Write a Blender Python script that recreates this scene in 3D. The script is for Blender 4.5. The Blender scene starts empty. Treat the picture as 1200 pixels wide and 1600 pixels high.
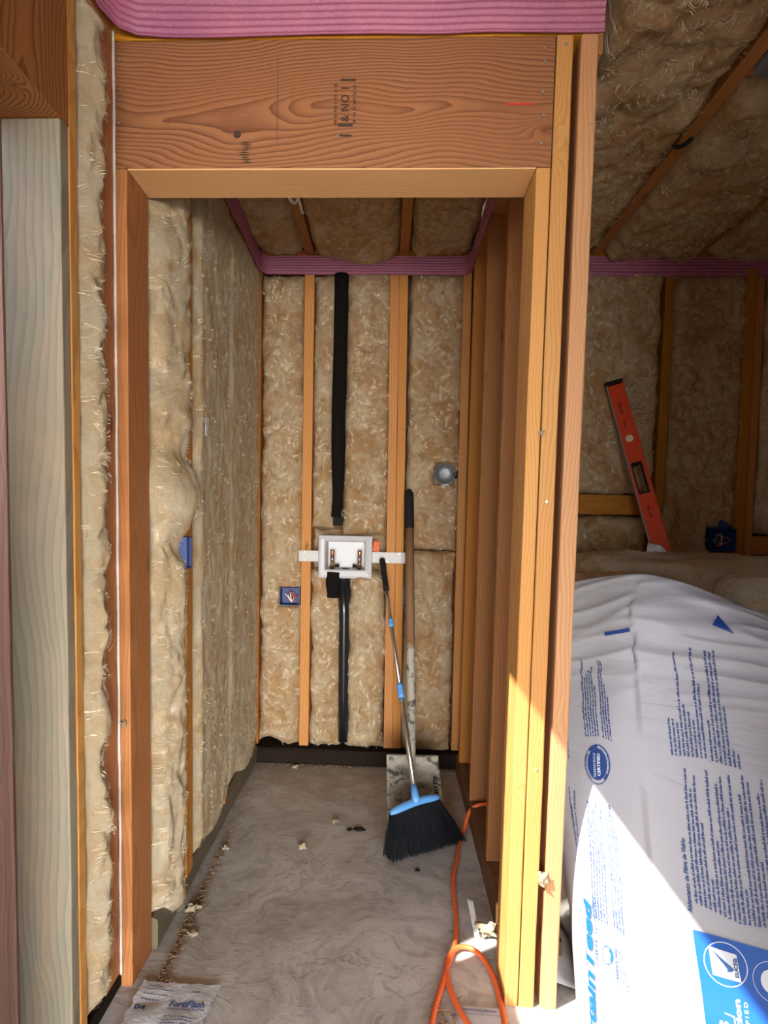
import bpy, bmesh, math, random
from mathutils import Vector, Matrix, noise, Euler
PI = math.pi
sc = bpy.context.scene
COL = sc.collection
# ------------------------------------------------------------------ camera
YAW, PITCH, ROLL = 0.04425628, -0.07707833, 0.0192648
cam = bpy.data.cameras.new('camera'); camo = bpy.data.objects.new('camera', cam); COL.objects.link(camo)
cam.sensor_width = 36; cam.lens = 1040 / 1600 * 36
cam.shift_x = (600 - 560.3) / 1600; cam.shift_y = (878.42 - 800) / 1600
cam.clip_start = 0.02
camo.matrix_world = Matrix.Translation((0, 0, 1.17)) @ (Matrix.Rotation(YAW, 4, 'Z') @ Matrix.Rotation(PI/2 + PITCH, 4, 'X') @ Matrix.Rotation(ROLL, 4, 'Z'))
sc.camera = camo
# ------------------------------------------------------------------ world, sun, exposure
w = bpy.data.worlds.new('sky'); sc.world = w; w.use_nodes = True
nt = w.node_tree; bg = nt.nodes['Background']
sky = nt.nodes.new('ShaderNodeTexSky'); sky.sky_type = 'NISHITA'; sky.sun_disc = False
SUN = Vector((1, .67, -1.29)).normalized()
sky.sun_elevation = math.asin(-SUN.z); sky.sun_rotation = math.atan2(-SUN.x, -SUN.y)
nt.links.new(sky.outputs[0], bg.inputs[0]); bg.inputs[1].default_value = 0.5
sl = bpy.data.lights.new('sun', 'SUN'); sl.energy = 14.0; sl.angle = 0.0093; sl.color = (1, .95, .87)
so = bpy.data.objects.new('sun', sl); COL.objects.link(so); so.rotation_euler = SUN.to_track_quat('-Z', 'Y').to_euler(); so.location = (-3, -2, 5)
# area lamps added as fill, one behind the camera, one at the window
def fill_lamp(name, loc, rot, sx, sy, e, col=(1, .97, .93)):
    l = bpy.data.lights.new(name, 'AREA'); l.shape = 'RECTANGLE'; l.size = sx; l.size_y = sy; l.energy = e; l.color = col
    o = bpy.data.objects.new(name, l); COL.objects.link(o); o.location = loc; o.rotation_euler = rot
fill_lamp('rear_fill_lamp', (0.75, -5.0, 1.0), (PI/2, 0, .06), 3.4, 1.9, 640)
fill_lamp('window_fill_lamp', (-.86, .2, 1.70), (PI/2, 0, -PI/2), 1.5, .85, 7, (.86, .93, 1))
vs = sc.view_settings
vs.view_transform = 'Standard'; vs.look = 'None'; vs.exposure = 0.5; vs.gamma = 1; vs.use_curve_mapping = False
try: sc.cycles.max_bounces = 8; sc.cycles.diffuse_bounces = 6; sc.cycles.sample_clamp_indirect = 6
except Exception: pass

# ================================================================== materials
class NT:
    def __init__(s, name):
        s.m = bpy.data.materials.new(name); s.m.use_nodes = True; s.t = s.m.node_tree
        s.b = s.t.nodes['Principled BSDF']; s.L = s.t.links
    def n(s, typ, **k):
        nd = s.t.nodes.new('ShaderNode' + typ)
        ins = k.pop('ins', {})
        for a, v in k.items(): setattr(nd, a, v)
        for a, v in ins.items():
            if hasattr(v, 'node'): s.L.new(v, nd.inputs[a])
            else: nd.inputs[a].default_value = v
        return nd
    def math(s, op, a, b=0.0, c=0.0, clamp=False):
        nd = s.n('Math', operation=op, ins={0: a, 1: b, 2: c}); nd.use_clamp = clamp; return nd.outputs[0]
    def mix(s, f, a, b, mode='MIX'):
        nd = s.n('MixRGB', blend_type=mode, ins={0: f, 1: a, 2: b}); return nd.outputs[0]
    def noise(s, vec, scale, detail=3, rough=.5, dist=0, col=False):
        nd = s.n('TexNoise', ins={'Vector': vec, 'Scale': scale, 'Detail': detail, 'Roughness': rough, 'Distortion': dist})
        return nd.outputs[1 if col else 0]
    def map(s, v, a, b, c=0.0, d=1.0, smooth=False):
        nd = s.n('MapRange', ins={0: v, 1: a, 2: b, 3: c, 4: d})
        if smooth: nd.interpolation_type = 'SMOOTHSTEP'
        return nd.outputs[0]
    def obj(s): return s.n('TexCoord').outputs['Object']
    def bump(s, h, strength, dist):
        nd = s.n('Bump', ins={'Height': h, 'Strength': strength, 'Distance': dist}); s.L.new(nd.outputs[0], s.b.inputs['Normal'])
    def col(s, c): s.L.new(c, s.b.inputs['Base Color'])
    def set(s, **k):
        for a, v in k.items(): s.b.inputs[a.replace('_', ' ')].default_value = v
def C4(c): return (c[0], c[1], c[2], 1)

def plain(name, c, rough=.6, metal=0.0, bump=0.0, bscale=60, vary=.12):
    t = NT(name); o = t.obj()
    f = t.noise(o, bscale, 3)
    d = tuple(x * (1 - 2 * vary) for x in c)
    t.col(t.mix(f, C4(c), C4(d))); t.set(Roughness=rough, Metallic=metal)
    if bump: t.bump(t.noise(o, bscale * 2, 4), bump, .004)
    return t.m

def wood(name, light, dark, ring=.009, cx=.05, cy=.02, wob=.02, rough=.65, knots=1.0, stain=None, stain_amt=0.0, rings=.7, sawn=.25):
    """Softwood: growth rings around an axis running along local Z; the board cuts through them."""
    t = NT(name); o = t.obj(); oi = t.n('ObjectInfo').outputs['Random']
    # per-board offset
    offz = t.math('MULTIPLY', oi, 37.0)
    sep = t.n('SeparateXYZ', ins={0: o})
    z = t.math('ADD', sep.outputs[2], offz)
    zz = t.n('CombineXYZ', ins={0: t.math('MULTIPLY', sep.outputs[0], 2.5), 1: t.math('MULTIPLY', sep.outputs[1], 2.5), 2: z}).outputs[0]
    n1 = t.n('SeparateColor', ins={0: t.noise(zz, 1.6, 2, .45, 0, True)})
    px = t.math('ADD', t.math('ADD', sep.outputs[0], t.math('MULTIPLY_ADD', oi, .06, cx)), t.math('MULTIPLY', t.math('SUBTRACT', n1.outputs[0], .5), wob * 5))
    py = t.math('ADD', t.math('ADD', sep.outputs[1], cy), t.math('MULTIPLY', t.math('SUBTRACT', n1.outputs[1], .5), wob * 5))
    r = t.math('SQRT', t.math('ADD', t.math('MULTIPLY', px, px), t.math('MULTIPLY', py, py)))
    # knots
    kv = t.n('CombineXYZ', ins={0: t.math('MULTIPLY', sep.outputs[0], 9.0), 1: t.math('MULTIPLY', sep.outputs[1], 9.0), 2: t.math('MULTIPLY', z, 3.2)}).outputs[0]
    vo = t.n('TexVoronoi', ins={'Vector': kv, 'Scale': 1.0})
    kd = vo.outputs['Distance']
    kn = t.math('MULTIPLY', t.math('EXPONENT', t.math('MULTIPLY', t.math('MULTIPLY', kd, kd), -38.0)), knots)
    r2 = t.math('ADD', r, t.math('MULTIPLY', kn, .035))
    fine = t.noise(zz, 14, 3, .6)
    ph = t.math('ADD', t.math('DIVIDE', r2, ring), t.math('MULTIPLY', fine, .55))
    fr = t.math('FRACT', ph)
    lat = t.math('POWER', fr, 2.2)
    edge = t.map(fr, .93, 1.0, 1, 0)
    ringv = t.math('MULTIPLY', t.math('MULTIPLY', lat, edge), rings)
    # fine long fibres
    fv = t.n('CombineXYZ', ins={0: t.math('MULTIPLY', sep.outputs[0], 90.0), 1: t.math('MULTIPLY', sep.outputs[1], 90.0), 2: t.math('MULTIPLY', z, 3.0)}).outputs[0]
    fib = t.noise(fv, 4.0, 3, .6)
    f = t.math('ADD', ringv, t.math('MULTIPLY', t.math('SUBTRACT', fib, .5), .35), clamp=True)
    c = t.mix(f, C4(light), C4(dark))
    big = t.noise(zz, 2.2, 2)
    c = t.mix(t.map(big, .35, .7, 0, .5), c, C4(tuple(a * b for a, b in zip(light, (.86, .74, .62)))))
    hue = t.n('HueSaturation', ins={'Hue': t.math('MULTIPLY_ADD', oi, .012, .493), 'Saturation': t.math('MULTIPLY_ADD', oi, .2, .92), 'Value': t.math('MULTIPLY_ADD', t.math('FRACT', t.math('MULTIPLY', oi, 7.3)), .22, .88), 'Color': c}).outputs[0]
    c = t.mix(t.map(kn, .55, .95, 0, .8), hue, C4(tuple(a * .28 for a in dark)))
    if stain:
        s = t.map(t.noise(zz, 3.0, 4, .65, 1.0), .45, .75, 0, stain_amt)
        c = t.mix(s, c, C4(stain))
    t.col(c); t.set(Roughness=rough, Specular_IOR_Level=.25)
    saw = t.noise(t.n('CombineXYZ', ins={0: t.math('MULTIPLY', sep.outputs[0], 260.0), 1: t.math('MULTIPLY', sep.outputs[1], 260.0), 2: t.math('MULTIPLY', z, 120.0)}).outputs[0], 1.0, 2)
    h = t.math('ADD', t.math('MULTIPLY', fib, .7), t.math('MULTIPLY', saw, sawn))
    t.bump(t.math('SUBTRACT', h, t.math('MULTIPLY', ringv, .4)), .35, .0022)
    return t.m

def fluffmat(name, cream=(.88, .75, .52), tan=(.72, .52, .29), brown=(.52, .31, .13), amt=.5):
    t = NT(name); o = t.obj(); oi = t.n('ObjectInfo').outputs['Random']
    ov = t.n('VectorMath', operation='ADD', ins={0: o, 1: t.n('CombineXYZ', ins={0: t.math('MULTIPLY', oi, 31.0), 1: t.math('MULTIPLY', oi, 17.0), 2: 0.0}).outputs[0]}).outputs[0]
    warp = t.noise(ov, 9, 3, .55, 0, True)
    wv = t.n('VectorMath', operation='MULTIPLY_ADD', ins={0: warp, 1: (.17, .17, .17), 2: ov}).outputs[0]
    ang = t.math('MULTIPLY', t.noise(ov, 5.5, 1), 9.0)
    rot = t.n('VectorRotate', rotation_type='AXIS_ANGLE', ins={'Vector': wv, 'Axis': (.5, .6, .3), 'Angle': ang}).outputs[0]
    st = t.n('VectorMath', operation='MULTIPLY', ins={0: rot, 1: (.7, 3.4, 2.2)}).outputs[0]
    fib = t.noise(st, 30, 8, .72, .5)
    fib2 = t.noise(st, 150, 4, .75)
    bl = t.noise(wv, 7, 6, .66, .6)
    bl2 = t.noise(wv, 16, 5, .68, .5)
    c = t.mix(t.map(bl, .38, .64, 0, 1, True), C4(cream), C4(tan))
    c = t.mix(t.map(bl2, .50, .72, 0, amt), c, C4(brown))
    c = t.mix(t.map(fib, .40, .52, .55, 0), c, C4(tuple(a * b for a, b in zip(tan, (.74, .64, .50)))))  # dark fibre lows and bright highs put relief shading into the colour
    c = t.mix(t.map(fib, .54, .66, 0, .55), c, C4((.97, .91, .76)))
    c = t.mix(t.map(fib2, .40, .50, .30, 0), c, C4(tuple(a * b for a, b in zip(tan, (.7, .58, .42)))))
    c = t.mix(t.map(fib2, .54, .64, 0, .25), c, C4((.98, .94, .82)))
    t.col(c); t.set(Roughness=.95, Specular_IOR_Level=.08)
    h = t.math('ADD', t.math('MULTIPLY', fib, 1.0), t.math('MULTIPLY', fib2, .22))
    t.bump(h, .9, .012)
    return t.m

M = {}
M['fibre_light'] = plain('loose_glass_fibre', (.97, .84, .60), .8, vary=.2)
def floormat():
    t = NT('trowelled_concrete'); o = t.obj()
    w1 = t.noise(o, 2.2, 3, .5, 0, True)
    wv = t.n('VectorMath', operation='MULTIPLY_ADD', ins={0: w1, 1: (.5, .5, .5), 2: o}).outputs[0]
    a = t.noise(wv, 3.2, 6, .62, .6); b = t.noise(wv, 17, 5, .65, 1.2); f = t.noise(o, 160, 3, .6)
    c = t.mix(t.map(a, .35, .66, 0, 1, True), C4((.54, .535, .52)), C4((.33, .31, .28)))
    c = t.mix(t.map(b, .48, .66, 0, .6), c, C4((.22, .20, .18)))
    c = t.mix(t.map(t.noise(wv, 9, 4, .6, 2.0), .52, .74, 0, .5), c, C4((.56, .53, .49)))
    # trowel scratches
    sw = t.noise(t.n('VectorMath', operation='MULTIPLY', ins={0: wv, 1: (4, 24, 1)}).outputs[0], 3.0, 4, .7, 1.5)
    c = t.mix(t.map(sw, .58, .62, 0, .55), c, C4((.14, .12, .10)))
    # patchy darker brown towards the closet back
    y = t.n('SeparateXYZ', ins={0: o}).outputs[1]
    back_brown = t.math('MULTIPLY', t.map(y, 2.2, 2.95, 0, .75, True), t.map(t.noise(o, 11, 4), .3, .65))
    c = t.mix(back_brown, c, C4((.27, .19, .12)))
    c = t.mix(t.map(f, .3, .8, 0, .35), c, C4((.48, .45, .42)))
    t.col(c); t.set(Roughness=.62)
    t.b.inputs['Roughness'].default_value = .6
    h = t.math('ADD', t.math('MULTIPLY', b, .8), t.math('ADD', t.math('MULTIPLY', f, .15), t.math('MULTIPLY', sw, .3)))
    t.bump(h, .35, .004)
    return t.m

M['fir'] = wood('orange_fir', (.52, .24, .052), (.30, .11, .02), cx=.07, cy=.03)
M['fir_pale'] = wood('pale_fir', (.55, .295, .122), (.33, .145, .048), cx=.06, cy=.015, ring=.006)
M['fir_bounce_lit'] = wood('bounce_lit_fir', (.78, .47, .20), (.60, .31, .11), cx=.06, cy=.015, ring=.006, knots=.3)  # paler for the header underside: floor-bounced light put into the colour
M['fir_red'] = wood('reddish_fir', (.44, .19, .066), (.27, .095, .028), cx=.04, cy=.05, ring=.011)
M['fir_dark'] = wood('dark_orange_fir', (.38, .165, .038), (.22, .075, .014), cx=.06, cy=.02)
M['header'] = wood('header_fir', (.31, .135, .046), (.105, .032, .010), ring=.0085, cx=.02, cy=.03, wob=.035, knots=.8, rings=1.15)
M['pt'] = wood('grey_green_board', (.25, .23, .175), (.135, .12, .088), ring=.013, cx=.03, cy=.02, wob=.022, stain=(.50, .30, .19), stain_amt=.25)
M['pink_board'] = wood('pinkish_board', (.50, .31, .22), (.32, .17, .11), cx=.05, cy=.03)
M['plate_green'] = wood('greenish_treated_plate', (.16, .135, .085), (.07, .06, .04), rough=.4, knots=0)
M['plate_dark'] = plain('blackened_plate', (.022, .015, .011), 1.0, bump=.5, bscale=40); M['plate_dark'].node_tree.nodes['Principled BSDF'].inputs['Specular IOR Level'].default_value = .05
M['plate_brown'] = wood('dark_brown_plate', (.16, .085, .05), (.08, .04, .025), knots=0)
M['osb'] = plain('wall_sheathing', (.16, .095, .05), .9, bump=.4, bscale=25)
M['roofply'] = plain('roof_plywood', (.30, .19, .10), .9, bump=.3)
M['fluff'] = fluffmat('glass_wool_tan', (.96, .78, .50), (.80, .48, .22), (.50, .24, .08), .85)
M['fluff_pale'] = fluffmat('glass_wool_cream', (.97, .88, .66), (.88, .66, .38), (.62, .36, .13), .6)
M['floor'] = floormat()
M['white_plastic'] = plain('white_moulded_plastic', (.50, .50, .52), .35, vary=.03)
M['galv'] = plain('galvanised_steel', (.22, .24, .26), .45, .5, vary=.1)
M['strap'] = plain('pale_metal_strap', (.42, .41, .40), .5, .2, vary=.05)
M['black_foam'] = plain('black_pipe_foam', (.010, .008, .007), 1.0, bump=.8, bscale=160)
M['black_pipe'] = plain('black_plastic_pipe', (.012, .013, .016), .25)
M['copper'] = plain('copper', (.72, .30, .16), .3, .9)
M['brass'] = plain('brass', (.55, .38, .14), .3, .9)
M['blue_box'] = plain('blue_box_plastic', (.008, .035, .17), .5)
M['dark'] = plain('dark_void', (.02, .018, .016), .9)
M['white_wire'] = plain('white_cable', (.78, .76, .70), .5, vary=.03)
M['red_wire'] = plain('orange_wire', (.75, .12, .04), .5)
M['black_wire'] = plain('black_wire', (.02, .02, .02), .5)
M['bright'] = plain('bare_metal', (.55, .55, .54), .35, .8)
M['steel'] = plain('polished_steel_tube', (.70, .64, .56), .22, .9, vary=.05)
M['blue_plastic'] = plain('light_blue_plastic', (.12, .36, .78), .4, vary=.05)
M['bristle'] = plain('black_bristle', (.006, .007, .010), .6)
M['rubber'] = plain('black_rubber', (.018, .017, .017), .7)
M['old_wood'] = wood('weathered_handle', (.22, .13, .075), (.10, .06, .035), ring=.004, knots=0)
M['hose'] = plain('orange_rubber', (.78, .14, .035), .45, vary=.06)
M['level'] = plain('red_orange_paint', (.58, .055, .016), .4, vary=.04)
M['level_edge'] = plain('worn_grey_metal', (.30, .26, .24), .5, .3)
M['vial'] = plain('clear_pale_vial', (.65, .66, .55), .2)
M['ink'] = plain('stamp_ink', (.05, .025, .012), .8)
M['red_ink'] = plain('red_crayon', (.60, .03, .015), .8)
M['tape'] = plain('blue_tape', (.012, .06, .32), .5)
M['bead'] = plain('white_sealant', (.84, .80, .74), .6, bump=.6, bscale=200)
M['print_blue'] = plain('blue_print', (.014, .055, .24), .45, vary=.03)
M['print_logo'] = plain('bright_blue_print', (.004, .085, .34), .4, vary=.02)
M['print_panel'] = plain('solid_blue_panel', (.0, .085, .42), .35, vary=.02)
M['print_navy'] = plain('navy_print', (.01, .06, .22), .45, vary=.02)
M['print_white'] = plain('white_print', (.72, .78, .84), .4, vary=.02)
M['paper'] = plain('pale_blue_paper', (.56, .58, .62), .6, bump=.5, bscale=50, vary=.06)
M['ground'] = plain('dry_ground', (.42, .37, .30), .9)
M['brown_bit'] = plain('wood_chips', (.30, .17, .09), .9, vary=.3)
M['orange_bit'] = plain('orange_scrap', (.80, .16, .04), .6)
M['green_paint'] = plain('green_print', (.03, .28, .08), .5)

for k_ in ('black_foam', 'bristle', 'rubber', 'dark'): M[k_].node_tree.nodes['Principled BSDF'].inputs['Specular IOR Level'].default_value = .12
def shovelmat():
    t = NT('cement_spattered_steel'); o = t.obj()
    a = t.noise(o, 22, 6, .7, .8); b = t.noise(o, 8, 4, .6)
    c = t.mix(t.map(a, .40, .48), C4((.075, .068, .06)), C4((.40, .37, .30)))
    c = t.mix(t.map(b, .55, .7, 0, .7), c, C4((.05, .045, .045)))
    t.col(c); t.set(Roughness=.75, Metallic=.1); t.bump(a, .7, .006); return t.m
M['shovel'] = shovelmat()
def pinkmat():
    t = NT('pink_foam_gasket'); o = t.obj()
    c = t.mix(t.map(t.noise(o, 9, 3), .3, .7), C4((.38, .115, .19)), C4((.29, .085, .18)))
    c = t.mix(t.map(t.noise(o, 300, 2), .5, .8, 0, .4), c, C4((.60, .27, .36)))
    t.col(c); t.set(Roughness=.55); t.bump(t.noise(o, 240, 2), .3, .002)
    return t.m
M['pink'] = pinkmat()
def bagmat():
    t = NT('white_poly_wrap'); o = t.obj()
    t.col(t.mix(t.map(t.noise(o, 3, 3), .4, .7), C4((.42, .43, .48)), C4((.37, .38, .43))))
    t.set(Roughness=.38, Specular_IOR_Level=.5)
    st = t.n('VectorMath', operation='MULTIPLY', ins={0: o, 1: (1.0, 1.0, 4.0)}).outputs[0]
    t.bump(t.noise(st, 9, 5, .55, .8), .3, .01)
    return t.m
M['bag'] = bagmat()
def clearmat():
    t = NT('clear_film'); t.set(Roughness=.12, IOR=1.2, Alpha=.35); t.b.inputs['Base Color'].default_value = (.8, .8, .78, 1)
    t.bump(t.noise(t.obj(), 20, 4), .6, .01); return t.m
M['film'] = clearmat()

# ================================================================== helpers
def finish(o, parent=None, label=None, cat=None, group=None, kind=None):
    if parent: o.parent = parent
    if label: o['label'] = label
    if cat: o['category'] = cat
    if group: o['group'] = group
    if kind: o['kind'] = kind
    return o
def mesh_obj(name, verts, faces, mat, parent=None, smooth=False, **k):
    me = bpy.data.meshes.new(name); me.from_pydata([tuple(v) for v in verts], [], faces)
    me.materials.append(M[mat] if isinstance(mat, str) else mat)
    if smooth:
        me.polygons.foreach_set('use_smooth', [True] * len(me.polygons))
    me.update()
    o = bpy.data.objects.new(name, me); COL.objects.link(o)
    return finish(o, parent, **k)
def bm_obj(name, bm, mat, parent=None, smooth=False, loc=None, **k):
    me = bpy.data.meshes.new(name)
    bmesh.ops.recalc_face_normals(bm, faces=bm.faces)
    bm.to_mesh(me); bm.free(); me.materials.append(M[mat])
    if smooth: me.polygons.foreach_set('use_smooth', [True] * len(me.polygons))
    o = bpy.data.objects.new(name, me); COL.objects.link(o)
    if loc: o.location = loc
    return finish(o, parent, **k)
def empty(name, loc=(0, 0, 0), rz=0, **k):
    o = bpy.data.objects.new(name, None); COL.objects.link(o); o.location = loc; o.rotation_euler = (0, 0, rz); o.empty_display_size = .05
    return finish(o, **k)
PERM = {2: Matrix.Identity(3), 0: Matrix(((0, 0, 1), (1, 0, 0), (0, 1, 0))), 1: Matrix(((0, 1, 0), (0, 0, 1), (1, 0, 0)))}
bseed = [0]
def board(name, x0, x1, y0, y1, z0, z1, mat='fir', parent=None, ch=.003, wane=.0008, lean=0, **k):
    """A sawn board with eased edges; its grain follows the longest side (local Z)."""
    bseed[0] += 1; sd = bseed[0] * 7.31
    d = (x1 - x0, y1 - y0, z1 - z0); ax = max(range(3), key=lambda i: d[i]); P = PERM[ax]
    ld = P.transposed() @ Vector(d)          # local dims
    ld = Vector((abs(ld[0]), abs(ld[1]), abs(ld[2])))
    hx, hy, hz = ld[0]/2, ld[1]/2, ld[2]/2; c = min(ch, hx*.4, hy*.4)
    sec = [(hx-c, -hy), (hx-c*.3, -hy+c*.3), (hx, -hy+c), (hx, hy-c), (hx-c*.3, hy-c*.3), (hx-c, hy), (-hx+c, hy), (-hx+c*.3, hy-c*.3), (-hx, hy-c), (-hx, -hy+c), (-hx+c*.3, -hy+c*.3), (-hx+c, -hy)]
    ns = max(2, min(26, int(ld[2] / .09))); V = []; F = []
    for i in range(ns + 1):
        zz = -hz + 2*hz*i/ns
        for j, (a, b) in enumerate(sec):
            n = noise.noise((zz*6 + sd, j*.8, sd)) * wane
            V.append((a + n*(1 if a > 0 else -1), b + n*(1 if b > 0 else -1), zz))
    m = len(sec)
    for i in range(ns):
        for j in range(m):
            F.append((i*m+j, i*m+(j+1) % m, (i+1)*m+(j+1) % m, (i+1)*m+j))
    F.append(tuple(range(m-1, -1, -1))); F.append(tuple(ns*m + j for j in range(m)))
    o = mesh_obj(name, V, F, mat, parent, **k)
    o.matrix_local = Matrix.Translation(((x0+x1)/2, (y0+y1)/2, (z0+z1)/2)) @ (Matrix.Rotation(lean, 4, 'Y') if lean else Matrix.Identity(4)) @ P.to_4x4()
    return o
def fbm(p, o=4):
    s = 0; a = 1; p = Vector(p)
    for _ in range(o):
        s += a * noise.noise(p); p = p * 2.03 + Vector((3.1, 1.7, 5.2)); a *= .5
    return s
def smooth01(x): x = max(0, min(1, x)); return x*x*(3-2*x)
def batt(label, org, U, V, N, w, h, bulge=.03, seed=0, depth=.09, res=.0068, mat='fluff', holes=(), jit=.01, amp=1.0, hook=None, bot=None, top=None, uext=None, fibres=1500, group=None, name='insulation_batt', tuck=.03):
    """A glass wool batt: face spans w along U and h along V from org, puffed along N, with ragged sides."""
    U, V, N = Vector(U).normalized(), Vector(V).normalized(), Vector(N).normalized(); org = Vector(org)
    nu = max(14, int(w / res)); nv = max(14, int(h / res)); vs_ = []; F = []
    for j in range(nv + 1):
        v = h * j / nv
        l = fbm((v*9, seed, 1.3), 4) * jit; r = fbm((v*9, seed, 7.7), 4) * jit
        for i in range(nu + 1):
            u = w * i / nu
            a = i / nu
            uu = u + l * (1 - a) + r * a + (uext(v) * a if uext else 0)
            vv = v + (bot(u / w) if bot else 0) * (1 - j/nv)**3 + (top(u / w) if top else 0) * (j/nv)**3
            eb = fbm((u*14, seed, 3.1), 3) * jit * .9
            vv += eb * (1 if j < nv/2 else -1) * (abs(2*j/nv - 1) ** 6)
            e = min(1, min(u, w-u) / .045) if w > .1 else min(1, min(u, w-u) / (w*.45)); g = min(1, min(v, h-v) / .05)
            e = max(0, e); g = max(0, g); prof = math.sin(e * PI/2) ** .6 * (math.sin(g * PI/2) ** .6)
            wx = noise.noise((u*8, v*8, seed+1.5)) * .05; wy = noise.noise((u*8, v*8, seed+11.5)) * .05
            qu, qv = u + wx, v + wy
            big = fbm((qu*10 + seed*3.3, qv*8, seed), 3) * .013
            fold = (1 - abs(noise.noise((qu*12, qv*9, seed + 9)))) ** 7 * -.008
            sml = (1 - abs(noise.noise((qu*34, qv*22, seed*1.7)))) ** 2 * .006 - .003 + fbm((qu*70 + seed, qv*60, seed*1.7), 3) * .0026
            n = -tuck * (1 - prof) + bulge * prof + (big + fold + sml) * amp * (.35 + .65*prof)
            for (hu, hv, hw, hh) in holes:
                dd = max(abs(u-hu)/hw, abs(v-hv)/hh) + noise.noise((u*40, v*40, seed))*.12
                if dd < 1.25: n = min(n, n + (-.055-n) * smooth01((1.25-dd)/.3))
            if hook: n += hook(u / w, v / h, u, v)
            vs_.append(org + U*uu + V*vv + N*n)
    W = nu + 1
    for j in range(nv):
        for i in range(nu):
            a = j*W + i; F.append((a, a+1, a+1+W, a+W))
    ring = [i for i in range(nu)] + [j*W + nu for j in range(nv)] + [nv*W + nu - i for i in range(nu)] + [(nv-j)*W for j in range(nv)]
    base = len(vs_)
    for k in ring:
        p = vs_[k]; dn = (p - org).dot(N); vs_.append(p - N * (dn + depth))
    m = len(ring)
    for k in range(m): F.append((ring[(k+1) % m], ring[k], base + k, base + (k+1) % m))
    F.append(tuple(base + k for k in range(m)))
    cen = org + U*w/2 + V*h/2
    me_v = [v - cen for v in vs_]
    if U.cross(V).dot(N) < 0: F = [tuple(reversed(f)) for f in F]
    o = mesh_obj(name, me_v, F, mat, smooth=True, label=label, cat='insulation', group=group)
    o.location = cen
    # loose tufts of fibre combed over the face
    rnd = random.Random(seed*13 + 1); FV = []; FF = []
    for _ in range(int(w * h * fibres)):
        i = rnd.randint(1, nu-1); j = rnd.randint(1, nv-1); p = me_v[j*W + i]
        an = noise.noise((i/nu*w*6, j/nv*h*6, seed+3)) * 5 + rnd.gauss(0, .25); L_ = rnd.uniform(.012, .042); cur = rnd.gauss(0, 1.3)
        for q_ in range(rnd.randint(2, 5)):
            st_ = p + U*rnd.gauss(0, .004) + V*rnd.gauss(0, .004); a_ = an + rnd.gauss(0, .12); k = len(FV); wd = rnd.uniform(.0003, .0007); off = rnd.uniform(.001, .0045)
            x_, y_ = 0.0, 0.0
            for m_ in range(6):
                t_ = m_/5; a2 = a_ + cur*t_; 
                if m_: x_ += math.cos(a2)*L_/5; y_ += math.sin(a2)*L_/5
                ii = min(nu, max(0, i + int(x_/w*nu))); jj = min(nv, max(0, j + int(y_/h*nv))); base_n = me_v[jj*W+ii].dot(N)
                c_ = st_ + U*x_ + V*y_; c_ = c_ + N*(base_n - c_.dot(N) + off*(.4 + math.sin(t_*PI)))
                sd_ = (U*-math.sin(a2) + V*math.cos(a2)) * wd * (1.05 - t_)
                FV += [c_ - sd_, c_ + sd_]
            FF += [(k+2*m_, k+2*m_+1, k+2*m_+3, k+2*m_+2) for m_ in range(5)]
    if FV: mesh_obj('loose_fibres', FV, FF, 'fibre_light', o, kind='stuff')
    return o
def tube_bm(bm, pts, rad, seg=12, cap=True):
    pts = [Vector(p) for p in pts]; rings = []
    T0 = (pts[1]-pts[0]).normalized(); up = Vector((0, 0, 1)) if abs(T0.z) < .9 else Vector((1, 0, 0))
    X = T0.cross(up).normalized()
    for i, p in enumerate(pts):
        T = ((pts[min(i+1, len(pts)-1)] - pts[max(i-1, 0)])).normalized()
        X = (X - T * X.dot(T)).normalized(); Y = T.cross(X)
        r = rad(i / (len(pts)-1)) if callable(rad) else rad
        rings.append([bm.verts.new(p + (X*math.cos(a) + Y*math.sin(a)) * r) for a in [2*PI*k/seg for k in range(seg)]])
    for a, b in zip(rings, rings[1:]):
        for k in range(seg): bm.faces.new((a[k], a[(k+1) % seg], b[(k+1) % seg], b[k]))
    if cap: bm.faces.new(rings[0][::-1]); bm.faces.new(rings[-1])
def tube(name, pts, rad, mat, parent=None, seg=12, **k):
    bm = bmesh.new(); tube_bm(bm, pts, rad, seg); return bm_obj(name, bm, mat, parent, smooth=True, **k)
def box_bm(bm, x0, x1, y0, y1, z0, z1, bev=0.0):
    r = bmesh.ops.create_cube(bm, size=1)
    for v in r['verts']:
        v.co = Vector((x0 + (v.co.x+.5)*(x1-x0), y0 + (v.co.y+.5)*(y1-y0), z0 + (v.co.z+.5)*(z1-z0)))
    if bev:
        es = list({e for v in r['verts'] for e in v.link_edges})
        bmesh.ops.bevel(bm, geom=es, offset=bev, segments=2, affect='EDGES', profile=.5)
def boxo(name, x0, x1, y0, y1, z0, z1, mat, parent=None, bev=.002, **k):
    bm = bmesh.new(); box_bm(bm, x0, x1, y0, y1, z0, z1, bev); return bm_obj(name, bm, mat, parent, **k)
def catmull(pts, n=8):
    pts = [Vector(p) for p in pts]; P = [pts[0]*2-pts[1]] + pts + [pts[-1]*2-pts[-2]]; out = []
    for i in range(1, len(P)-2):
        for k in range(n):
            t = k/n; a, b, c, d = P[i-1], P[i], P[i+1], P[i+2]
            out.append(.5*((2*b) + (c-a)*t + (2*a-5*b+4*c-d)*t*t + (3*b-a-3*c+d)*t**3))
    out.append(pts[-1]); return out
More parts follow.
